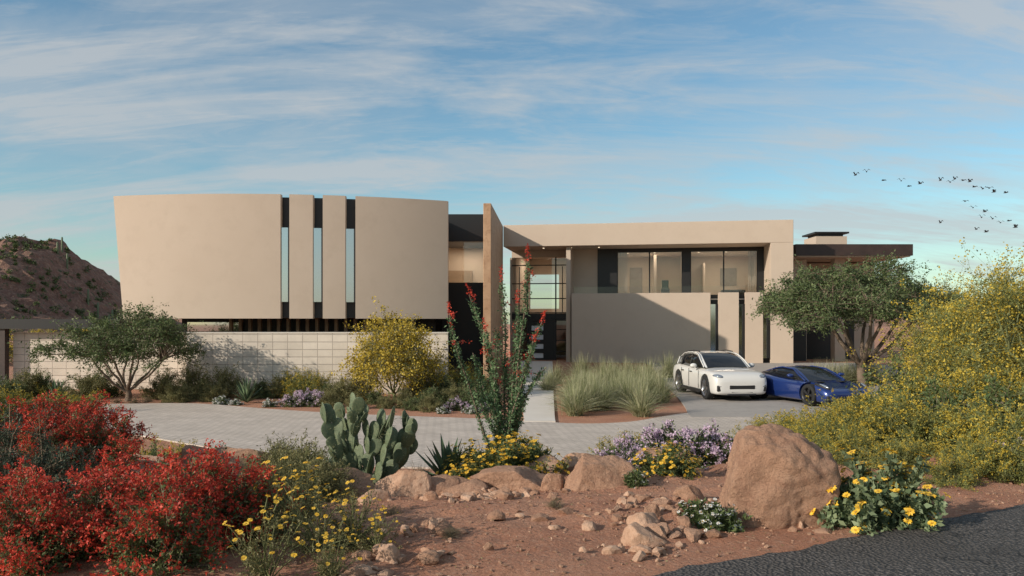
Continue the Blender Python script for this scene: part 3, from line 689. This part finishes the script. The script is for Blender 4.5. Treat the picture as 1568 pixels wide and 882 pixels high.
gr=[V('gr%d'%i,['twig','leaf_green'],.9,.9,1.0,60,800,8000,.058,2.2,sig=.03) for i in range(2)]
lan=[V('lan%d'%i,['twig','leaf_green','lilac'],.55,.5,.5,60,600,6000,.037,1.8,210,.052,'umbel',topf=.4) for i in range(2)]
dai=[V('dai%d'%i,['twig_g','leaf_green','yellow','center'],.38,.36,.42,50,400,5000,.032,1.9,150,.05,'daisy',topf=.4) for i in range(2)]
bigd=V('bigd',['twig_g','leaf_grey','yellow','center'],.36,.34,.50,70,420,4800,.062,1.9,80,.085,'daisy',topf=.25,inner=.3,flen=(.05,.16))
mar=[V('mar%d'%i,['twig_g','leaf_olive','yellow','center'],.42,.4,.62,32,200,1700,.028,3,38,.045,'daisy',topf=.7,inner=.3) for i in range(2)]
whi=V('whi',['twig','leaf_green','white','center'],.22,.2,.22,40,240,2400,.045,2.8,85,.036,'daisy',topf=.4)
wf=V('wf',['twig','leaf_green','white'],.4,.4,.35,40,300,4000,.04,2,120,.05,'umbel')
dry=V('dry',['twig','leaf_olive'],.5,.5,.5,120,900,1800,.02,3)
ag=[agave_mesh('ag%d'%i,34,.62,.10) for i in range(2)]
gs=[grass_mesh('gs%d'%i) for i in range(3)]
def R_(l): return random.choice(l)
# bed along block wall
for px,d,s in ((250,30.3,1.2),(300,30.6,1.35),(345,30.8,1.25),(270,29.3,.8),(325,29.6,.75),(520,29.0,.95),(545,30.5,1.1),(640,30.2,1.1),(670,31,1.2),(700,28.5,.8),(620,27.4,.65),(130,30.5,1.1),(40,31,1.1),(430,31,.9),(505,27.6,.6),(545,27.0,.55),(660,26.2,.6),(590,27.2,.5)): put('desert_shrub',R_(ol),px,d,s)
for px,d,s in ((15,30,.9),(60,31.5,1.1),(150,31.5,1.2),(500,30.5,.7),(660,28,.75),(730,30,1.0),(690,30,1.0),(575,28.6,.6),(-20,28,1.2),(400,31,.8),(630,26.6,.5),(715,27,.8),(740,27.5,.7)): put('green_shrub',R_(gr),px,d,s)
for px,d,s in ((465,30.6,1.1),(445,31.3,1.1),(480,31.4,1.1),(715,33,1.2),(725,31,1.0),(60,31,.6),(20,24,1.0),(80,25,.9),(-30,23,1.3),(130,25.5,.8)): put('yellow_green_shrub',R_(yg),px,d,s*1.15)
for px,d,s in ((378,28.9,1.15),(88,28.8,1.1)): put('agave_plant',R_(ag),px,d,(s,s,s*1.35))
for px,d,s in ((205,28.9,.5),(180,29.0,.4),(225,29.2,.45)): put('dry_shrub',dry,px,d,s*1.2)
for px,d,s in ((450,27.8,1.1),(480,27.9,1.15),(465,28.6,1.1),(700,26.5,.9),(735,26,.8)): put('lantana_shrub',R_(lan),px,d,s)
for px,d,s in ((340,28.4,1.0),(362,28.2,.7),(412,27.6,.9),(678,25.6,.7),(720,25.6,.8),(735,26.3,.8)): put('white_flower_plant',wf,px,d,s)
yt=tree_mesh('yellow_tree',['twig_g','leaf_olive','leaf_gold'],1.45,1.35,.35,3.0,100,7,10000,.07,.3,.05,15000,.07,(.3,.3,.28),flat=.3)
put('palo_verde_bush',yt,603,30,1.14)
lt=tree_mesh('left_tree',['bark','leaf_green'],2.4,2.0,1.0,3.6,100,8,24000,.088,.45,.09,sg=(.38,.38,.22),flat=.5)
put('desert_tree',lt,195,29.6,1.05)
mq=tree_mesh('mesq',['bark','leaf_mesq'],4.0,3.3,2.4,5.7,190,9,54000,.112,1.0,.17,sg=(.5,.5,.27),lean=(-.3,0),flat=.35)
put('mesquite_tree',mq,1322,35.5,1.06,rz=0)
pv=[tree_mesh('pv%d'%i,['twig_g','leaf_yg','leaf_gold'],1.5,1.5,.7,3.2,90,8,19000,.043,.5,.05,12000,.038,(.3,.3,.28),flat=.2) for i in range(2)]
for px,d,s in ((1540,14.5,1.03),(1625,13,1.05),(1505,22,1.2),(1590,18,1.2),(1565,28,1.6),(1485,30,1.3)): put('palo_verde_tree',R_(pv),px,d,s)
# grasses
for k in range(34):
    t=random.random(); d=24.6+9.5*t; px=random.uniform(866+8*t,1012+6*t)
    put('ornamental_grass',R_(gs),px,d,random.uniform(.85,1.15))
for px in (890,925,960,995,1025): put('ornamental_grass',R_(gs),px,36+random.random()*2,1.1)
for px in (1255,1275,1295,1315,1335): put('ornamental_grass',R_(gs),px,35.5+random.random(),1.1)
for px,d in ((840,34),(852,36.5),(700,37),(725,38)): put('ornamental_grass',R_(gs),px,d,.9)
# right mass
for px,d,s in ((1145,14.8,.65),(1175,15.5,.85),(1215,15,.9),(1265,14.5,1.0),(1320,14,1.2),(1375,13.5,1.35),(1430,13,1.4),(1490,12.5,1.35),(1550,12,1.4),(1165,13,.6),(1205,13.0,.65),(1245,12.2,.7),(1300,11.5,.85),(1360,11,.95),(1420,10.5,1.0),(1480,10.2,.95),(1545,10,1.05),(1240,10.5,.55),(1310,9.8,.6),(1380,9.2,.55),(1500,9,.6),(1575,8.7,.75),(1455,8.4,.45)):
    put('yellow_green_shrub',R_(yg),px,d,s)
for px,d,s in ((1380,18,1.3),(1420,17,1.7),(1450,16,1.6),(1400,24,1.5),(1345,20,.9),(1480,19,1.9),(1440,11.5,1.0),(1530,11.2,1.0)): put('green_shrub',R_(gr),px,d,s)
put('lantana_shrub',lan[0],1562,9.0,.75)
# middle foreground
for px,d,s in ((245,13.4,.95),(212,13.8,.85),(282,13,.8),(320,12.6,.6)): put('yellow_green_shrub',R_(yg),px,d,s)
for px,d,s in ((335,12.3,.55),(430,12,.55),(370,12.6,.5),(398,12.9,.5),(230,12.4,.6)): put('green_shrub',R_(gr),px,d,s)
for px,d,s in ((468,12.4,.95),(490,12.8,.85),(686,10.7,.95),(415,11.6,.6)): put('agave_plant',R_(ag),px,d,(s,s,s*1.15))
for px,d,s in ((440,8.9,.6),(480,8.4,.55),(505,9.2,.5),(450,10,.7),(405,8.4,.5),(425,10.6,.6)): put('desert_shrub',R_(ol),px,d,s*.92)
for px,d,s in ((715,10.2,1.2),(745,9.9,1.15),(785,10.1,1.3),(822,10.3,1.25),(760,10.8,1.5),(800,10.7,1.4),(715,9.7,.75),(1035,9.2,.95),(1010,9.4,.9)): put('yellow_daisy_plant',R_(dai),px,d,s)
for px,d,s in ((955,10.8,.95),(1000,10.8,1.1),(1045,10.8,1.2),(1090,10.9,1.1),(970,9.9,.75)): put('lantana_shrub',R_(lan),px,d,s)
for px,d,s in ((945,12.5,.8),(970,13,.8)): put('yellow_green_shrub',R_(yg),px,d,s*.8)
put('white_daisy_plant',whi,972,8.5,.9); put('white_daisy_plant',whi,1078,6.7,1.1); put('white_daisy_plant',whi,1106,6.55,.95)
put('brittlebush_plant',bigd,1322,6.72,1.12); put('brittlebush_plant',bigd,1375,6.75,1.1)
for px,d,s in ((430,6.3,1.05),(485,6.0,1.0),(545,6.1,.85),(455,6.9,1.0),(410,5.3,.9),(510,5.3,.7),(575,6.0,.6),(470,7.6,.8)): put('desert_marigold_plant',R_(mar),px,d,s)
for px,d,s in ((940,12,.7),(640,12.5,.8),(600,7.2,.3),(850,7.4,.28),(690,6.4,.22)): put('dry_shrub',dry,px,d,s)

# ocotillo
def ocotillo():
    mb=MB(); d=11.; bx=772; bz=float(H(X(bx,d),d))
    tips=[(806,398),(768,425),(722,452),(692,480),(829,492),(742,505),(792,462),(816,520),(752,560),(775,540),(835,560),(722,540),(760,500),(790,545),(748,600),(800,590),(730,590)]
    for i,(a,b) in enumerate(tips):
        E=np.array([(a-bx)*d/F,random.uniform(-.45,.45),Z(b,d)-bz]); b0=np.array([random.uniform(-.06,.06),random.uniform(-.06,.06),0])
        C=E*[.15 if i%3 else .75,.5,.5]+[random.uniform(-.1,.1),0,0]
        t=np.linspace(0,1,16); P=bez(b0,C,E,t)+np.stack([.02*np.sin(t*9+i),.02*np.cos(t*7+i),0*t],1)
        tube(mb,P,np.linspace(.02,.007,16),6,0)
        nl=1200; tt=rng.uniform(.03,.97,nl); Q=bez(b0,C,E,tt)+rng.normal(0,.022,(nl,3))+np.stack([.02*np.sin(tt*9+i),.02*np.cos(tt*7+i),0*tt],1)
        leaves(mb,Q,.042,1,2.4,np.tile([0,0,1.],(nl,1)),.3)
        if i<9:
            dr=nrm(E-C); nf=60; tt=rng.uniform(-.03,.16,nf); w=.026*(1-np.clip(tt,0,.2)/.22)
            leaves(mb,E+dr*tt[:,None]+rng.normal(0,1,(nf,3))*w[:,None]*.7,.034,2,2.4)
            for s in range(4):
                c=bez(b0,C,E,np.array([rng.uniform(.66,.97)]))[0]; o2=nrm(rng.normal(size=3)+[0,-.2,.2]); nf=22; tt=rng.uniform(.04,.17,nf)
                segs(mb,c[None],(c+o2*.16)[None],.004,0); leaves(mb,c+o2*tt[:,None]+rng.normal(0,.014,(nf,3)),.03,2,2.2)
    obj('ocotillo_plant',mb.mesh('ocotillo',['bark','ocol','red']),None,(X(bx,d),d,bz))
ocotillo()
# prickly pear
def pear():
    mb=MB(); bm=bmesh.new(); bmesh.ops.create_uvsphere(bm,u_segments=16,v_segments=10,radius=1)
    SV=np.array([v.co[:] for v in bm.verts]); tri=[[v.index for v in f.verts] for f in bm.faces if len(f.verts)==3]; qd=[[v.index for v in f.verts] for f in bm.faces if len(f.verts)==4]; bm.free()
    def pad(b,up,nr,L,lev):
        up=nrm(up); nr=nrm(nr-up*np.dot(nr,up)); sd=np.cross(up,nr); W=L*.37
        z=SV[:,2]; ww=W*(1+.2*z); c=b+up*L*.5
        Vv=c+sd*(SV[:,0]*ww)[:,None]+nr*(SV[:,1]*L*.07)[:,None]+up*(z*L*.53)[:,None]+nr*(SV[:,0]**2*L*.04)[:,None]
        k=mb.n; mb.v.append(Vv); mb.n+=len(Vv); mb.f.append((np.array(tri)+k,0,True)); mb.f.append((np.array(qd)+k,0,True))
        # spines
        ns=26; a=rng.uniform(0,6.28,ns); r=np.sqrt(rng.uniform(0,1,ns)); sgn=np.where(rng.uniform(size=ns)<.5,-1,1)
        P=c+sd*(r*np.cos(a)*W)[:,None]+up*(r*np.sin(a)*L*.5)[:,None]+nr*(sgn*L*.06)[:,None]
        segs(mb,P,P+nr*(sgn*.025)[:,None]+rng.normal(0,.012,(ns,3)),.0022,1)
        if lev>=4 or (lev>=3 and random.random()<.4): return
        for _ in range(random.choice([1,2,2]) if lev else 2):
            a=random.uniform(-.8,.8); dv=up*math.cos(a)+sd*math.sin(a); pt=c+sd*math.sin(a)*W*.95+up*math.cos(a)*L*.5
            nn=nr+rng.normal(0,.7,3); dv=dv+[0,0,.5]+rng.normal(0,.16,3)
            pad(pt-nrm(dv)*.01,dv,nn,L*random.uniform(.85,1.02),lev+1)
    for i in range(11):
        a=i*6.283/11+random.uniform(-.2,.2); r=random.uniform(.05,.3)
        pad(np.array([math.cos(a)*r,math.sin(a)*r*.7,-.03]),np.array([math.cos(a)*.7,math.sin(a)*.4,1.]),np.array([random.uniform(-.9,.9),-1,.1]),random.uniform(.23,.27),i%3)
    x=X(562,10.1); obj('prickly_pear_cactus',mb.mesh('pear',['cactus','grass']),None,(x,10.1,float(H(x,10.1))),0,(1.05,1.05,1.2))
pear()
# boulders
boulder(1170,6.95,1.28,.77,5,dy=1.2,rz=.1,sub=6)
for px,d,w,h,s in ((352,11.0,1.0,.36,11),(225,12,.95,.36,12),(500,9.6,.75,.34,13),(540,9.4,.6,.3,14),(626,9.0,.6,.30,15),(700,9.6,.6,.16,16),(790,9.2,1.15,.22,17),(720,9.0,.5,.14,44),(825,10.2,.7,.3,33),(875,10.9,.7,.34,45),(910,8.7,.68,.34,19),(560,11.3,.5,.25,20),(395,10.8,.5,.3,21),(1000,10,.5,.3,22),(1040,9.9,.4,.25,23),(985,6.6,.18,.14,24),(1000,6.9,.15,.14,34),(150,12,.7,.35,25),(455,10.6,.5,.3,26),(595,5.75,.2,.12,27),(660,9.1,.4,.2,28),(310,10.2,.6,.3,29),(985,6.15,.3,.15,30),(1262,7.3,.4,.2,31),(1060,7.6,.35,.16,46),(850,8.9,.35,.16,47),(570,8.3,.3,.14,48)):
    boulder(px,d,w,h,s,rz=(s*1.7)%.8-.4,mat='rock' if s%3 else 'rock2',sub=5 if w>.5 else 4)
# loose stones and gravel
def stones(name,n,x0,x1,y0,y1,s0,s1,mat,pw=2.5,clus=None):
    mb=MB(); bm=bmesh.new(); bmesh.ops.create_icosphere(bm,subdivisions=1 if s1<.06 else 2,radius=1)
    B=np.array([v.co[:] for v in bm.verts]); f=np.array([[v.index for v in p.verts] for p in bm.faces]); bm.free()
    for i in range(n):
        if clus: cx,cy,cs=random.choice(clus); x=random.gauss(cx,cs); y=random.gauss(cy,cs*.8)
        else: x=random.uniform(x0,x1); y=random.uniform(y0,y1)
        s=sdist(x,y)
        if s<.04 or s>9: continue
        r=s0+(s1-s0)*random.random()**pw; W=B.copy()
        for _ in range(6):
            nn=nrm(rng.normal(size=3)); q=W@nn-rng.uniform(.35,.7); W=W-np.where(q>0,q,0)[:,None]*nn
        W=W*rng.uniform(.7,1.35,3)*[1,1,.75]*r; a=random.uniform(0,6.28); c,s_=math.cos(a),math.sin(a)
        W=np.stack([W[:,0]*c-W[:,1]*s_,W[:,0]*s_+W[:,1]*c,W[:,2]],1)
        z=float(H(x,y))+gn(x,y)*min(1,s/.8)
        mb.add(W+[x,y,z+r*.2],f,0,False)
    return obj(name,mb.mesh(name,[mat]))
stones('gravel',2600,-4,5,4.6,10.5,.004,.018,'rock2',3)
stones('gravel_dark',5200,-4,6,4.6,10.5,.005,.03,'rock',3.5)
cl=[(1.2,6.3,.22),(1.5,6.9,.2),(.95,5.9,.15),(1.5,7.6,.25),(-.9,5.9,.25),(-.7,6.6,.2),(-1.1,5.4,.2),(-.5,8.2,.3),(-.3,8.7,.2),(.2,8.3,.25),(2.6,6.9,.3),(.7,6.9,.4),(-.95,5.2,.15)]
stones('loose_stones',170,0,0,0,0,.02,.085,'rock2',2,cl)
stones('loose_rocks',130,0,0,0,0,.03,.10,'rock',2,cl)
# dry leaf and twig litter on the soil
mb=MB(); n=2600; lx=rng.uniform(-4,5,n); ly=rng.uniform(4.8,10.5,n); ok=(sdist(lx,ly)>.0)&(sdist(lx,ly)<8); lx=lx[ok]; ly=ly[ok]
lz=np.array([float(H(a,b))+gn(a,b)*min(1,float(sdist(a,b))/.8)+.006 for a,b in zip(lx,ly)]); P=np.stack([lx,ly,lz],1)
k=len(P)//2; dd=nrm(rng.normal(size=(len(P),3))*[1,1,.12]); segs(mb,P[:k],P[:k]+dd[:k]*rng.uniform(.02,.09,(k,1)),.0016,0); leaves(mb,P[k:],.018,1,2.2,dd[k:],2)
obj('leaf_litter',mb.mesh('leaf_litter',['twig','leaf_olive']))

# ================================================================ BACKGROUND
m,nt,out=newmat('hill_rock'); p=N(nt,'ShaderNodeBsdfPrincipled'); p.inputs['Roughness'].default_value=.95; nt.links.new(p.outputs[0],out.inputs[0])
tc=N(nt,'ShaderNodeTexCoord').outputs['Object']
c=mixc(nt,ramp(nt,noi(nt,tc,.12,6,.7),.35,.65),(.21,.105,.075),(.32,.18,.13)); c=mixc(nt,ramp(nt,noi(nt,tc,.9,5,.8),.5,.62),c,(.40,.24,.17)); c=mixc(nt,ramp(nt,noi(nt,tc,.6,4,.8),.56,.62),c,(.10,.105,.055))
nt.links.new(c,p.inputs['Base Color']); b=N(nt,'ShaderNodeBump'); b.inputs['Strength'].default_value=1; b.inputs['Distance'].default_value=1.0; nt.links.new(noi(nt,tc,.8,8,.8),b.inputs['Height']); nt.links.new(b.outputs[0],p.inputs['Normal'])
M['hill']=m
def hillz(x,y):
    h=17*math.exp(-((x+106)/15)**2-((y-180)/40)**2)+14*math.exp(-((x+132)/26)**2-((y-190)/40)**2)
    return h*(1+.08*noise.noise((x*.09,y*.09,1)))+min(1,h/4)*(1.4*noise.noise((x*.25,y*.25,2))+.9*noise.noise((x*.7,y*.7,4))+.5*abs(noise.noise((x*1.6,y*1.6,4))))-.5
mb=MB(); hx=np.arange(-200,-60,.7); hy=np.arange(90,260,1.2); Vv=[[x,y,hillz(x,y)] for y in hy for x in hx]
idx=np.arange(len(hy)*len(hx)).reshape(len(hy),len(hx)); q=np.stack([idx[:-1,:-1],idx[:-1,1:],idx[1:,1:],idx[1:,:-1]],-1).reshape(-1,4)
mb.add(Vv,q,0,False); obj('rocky_hill',mb.mesh('rocky_hill',['hill']))
mb=MB()
for k in range(650):
    x=random.uniform(-135,-80); y=random.uniform(115,185); z=hillz(x,y)
    if z<.5: continue
    r=random.uniform(.35,.9); n=60; P=nrm(rng.normal(size=(n,3)))*r*rng.uniform(.4,1,(n,1))*[1,1,.8]+[x,y,z+r*.3]; leaves(mb,P,.38,0,1.5)
obj('hill_scrub',mb.mesh('hill_scrub',['leaf_green']))
mb=MB()
for px,d in ((88,178),(95,180),(103,177),(167,168),(172,171),(181,168),(150,170),(135,172)):
    x=X(px,d); z=hillz(x,d); h=random.uniform(1.8,3.2); tube(mb,[(x,d,z-1),(x,d,z+h*.5),(x,d,z+h),(x,d,z+h+.2)],[.2,.24,.2,.05],8)
obj('saguaro_cacti',mb.mesh('saguaro_cacti',['cactus']))
def ridge(name,x0,x1,y,h,seed):
    mb=MB(); xs_=np.linspace(x0,x1,160); rows=[]
    for j,(dy,k) in enumerate(((-60,0),(-30,.45),(0,1),(60,0))):
        for x in xs_:
            e=min(1,(x-x0)/(x1-x0)*6,(x1-x)/(x1-x0)*6); rows.append([x,y+dy,k*e*h*(.7+.5*noise.noise((x*.01+seed,0,0))+.15*noise.noise((x*.06,seed,j)))-1])
    n=160; f=[[j*n+i,j*n+i+1,(j+1)*n+i+1,(j+1)*n+i] for j in range(3) for i in range(n-1)]
    mb.add(rows,f,0,True); obj(name,mb.mesh(name,['hill']))
ridge('distant_hills',60,700,600,28,3); ridge('distant_hills',-900,-100,700,40,8)
mb=MB()
for k in range(80):
    a=random.random(); y=random.uniform(52,120); px=random.choice([random.uniform(1400,1650),random.uniform(-60,190)]); x=X(px,y)
    if -100<x<-60 and y>100: continue
    h=random.uniform(1.5,3.4); bush(mb,(x,y,0),h*.9,h*.9,h,12,120,1400,.16,1.8,nf=250 if random.random()<.4 else 0,fs=.14,sig=.12)
obj('background_scrub',mb.mesh('background_scrub',['twig','leaf_olive','leaf_gold']))
# birds
mb=MB()
for px,py in [(1310,268),(1327,263),(1353,276),(1380,277),(1392,285),(1409,281),(1440,276),(1455,279),(1462,274),(1475,276),(1485,278),(1492,286),(1505,289),(1515,288),(1522,294),(1540,295),(1478,308),(1490,318),(1508,324),(1503,333),(1520,335),(1532,341),(1545,338),(1555,348),(1495,351),(1510,355),(1440,341)]:
    d=random.uniform(62,74); o_=np.array([X(px,d),d,Z(py,d)]); w=random.uniform(.3,.42); up=random.uniform(.0,.22); a=random.uniform(-.5,.5); ca,sa=math.cos(a),math.sin(a)
    def rt(P): P=np.array(P,float); return np.stack([P[:,0]*ca-P[:,1]*sa,P[:,0]*sa+P[:,1]*ca,P[:,2]],1)+o_
    tube(mb,rt([(0,-.2,0),(0,-.12,.0),(0,.05,0),(0,.22,0)]),[.01,.045,.045,.015],6)
    for s in (1,-1): mb.add(rt([(0,-.07,.01),(s*w*.45,-.1,up+.05),(s*w,.02,up*.7),(s*w*.45,.05,up+.03),(0,.1,.01)]),[[0,1,3,4]],0); mb.add(rt([(s*w*.45,-.1,up+.05),(s*w,.03,up*.7-.02),(s*w*.45,.05,up+.03)]),[[0,1,2]],0)
obj('bird_flock',mb.mesh('bird_flock',['bird']))

# ================================================================ LIGHT, SKY, CAMERA
az=math.radians(58); el=math.radians(22.5)
sd=Vector((-math.sin(az)*math.cos(el),-math.cos(az)*math.cos(el),math.sin(el)))
l=bpy.data.lights.new('sun','SUN'); l.energy=4.5; l.angle=math.radians(.7); l.color=(1,.89,.76)
o=bpy.data.objects.new('sun',l); bpy.context.scene.collection.objects.link(o); o.rotation_euler=sd.to_track_quat('Z','Y').to_euler()
w=bpy.data.worlds.new('World'); bpy.context.scene.world=w; w.use_nodes=True; nt=w.node_tree; nt.nodes.clear()
out=N(nt,'ShaderNodeOutputWorld'); bg=N(nt,'ShaderNodeBackground'); bg.inputs[1].default_value=.13; nt.links.new(bg.outputs[0],out.inputs[0])
sk=N(nt,'ShaderNodeTexSky',sky_type='NISHITA'); sk.sun_disc=False; sk.sun_elevation=el; sk.sun_rotation=math.atan2(sd.x,sd.y); sk.air_density=1.1; sk.dust_density=.5; sk.ozone_density=1.8
tc=N(nt,'ShaderNodeTexCoord').outputs['Generated']; sp=N(nt,'ShaderNodeSeparateXYZ'); nt.links.new(tc,sp.inputs[0])
mx=N(nt,'ShaderNodeMath',operation='MAXIMUM'); mx.inputs[1].default_value=0; nt.links.new(sp.outputs[2],mx.inputs[0])
ad=N(nt,'ShaderNodeMath',operation='ADD'); ad.inputs[1].default_value=.24; nt.links.new(mx.outputs[0],ad.inputs[0])
dv=[]
for i in (0,1):
    q=N(nt,'ShaderNodeMath',operation='DIVIDE'); nt.links.new(sp.outputs[i],q.inputs[0]); nt.links.new(ad.outputs[0],q.inputs[1]); dv.append(q.outputs[0])
cb=N(nt,'ShaderNodeCombineXYZ'); nt.links.new(dv[0],cb.inputs[0]); nt.links.new(dv[1],cb.inputs[1])
def layer(rot,loc,scl,nscale,det,rg,dist,lo,hi):
    mp=N(nt,'ShaderNodeMapping'); mp.inputs['Rotation'].default_value=(0,0,rot); mp.inputs['Location'].default_value=loc; mp.inputs['Scale'].default_value=scl; nt.links.new(cb.outputs[0],mp.inputs[0])
    return ramp(nt,noi(nt,mp.outputs[0],nscale,det,rg,dist),lo,hi)
f1=layer(-.9,(1.3,.4,0),(.5,1.8,1),1.8,10,.6,.8,.45,.68)
f2=layer(-.4,(4,2,0),(.6,.9,1),1.8,9,.6,.7,.42,.66)
f3=layer(-.7,(7,3,0),(.8,3.2,1),3.2,10,.68,1.2,.48,.70)
ml=N(nt,'ShaderNodeMath',operation='MULTIPLY_ADD'); ml.inputs[1].default_value=.6; nt.links.new(f2,ml.inputs[0]); nt.links.new(f1,ml.inputs[2])
ml2=N(nt,'ShaderNodeMath',operation='MULTIPLY_ADD'); ml2.inputs[1].default_value=.4; nt.links.new(f3,ml2.inputs[0]); nt.links.new(ml.outputs[0],ml2.inputs[2]); ml2.use_clamp=True
m9=N(nt,'ShaderNodeMath',operation='MULTIPLY'); m9.inputs[1].default_value=.74; nt.links.new(ml2.outputs[0],m9.inputs[0])
skt=mixc(nt,1.0,sk.outputs[0],(.80,.98,.98),'MULTIPLY')
nt.links.new(mixc(nt,m9.outputs[0],skt,(4.15,4.3,4.4)),bg.inputs[0])
cam=bpy.data.cameras.new('camera'); co=bpy.data.objects.new('camera',cam); bpy.context.scene.collection.objects.link(co)
co.location=(0,0,CH); co.rotation_euler=(math.pi/2,0,0); cam.sensor_width=36; cam.lens=36*F/1568; cam.shift_y=54/1568; cam.clip_end=6000; cam.clip_start=.1
bpy.context.scene.camera=co
sc=bpy.context.scene; sc.view_settings.view_transform='Standard'; sc.view_settings.look='None'; sc.view_settings.exposure=0
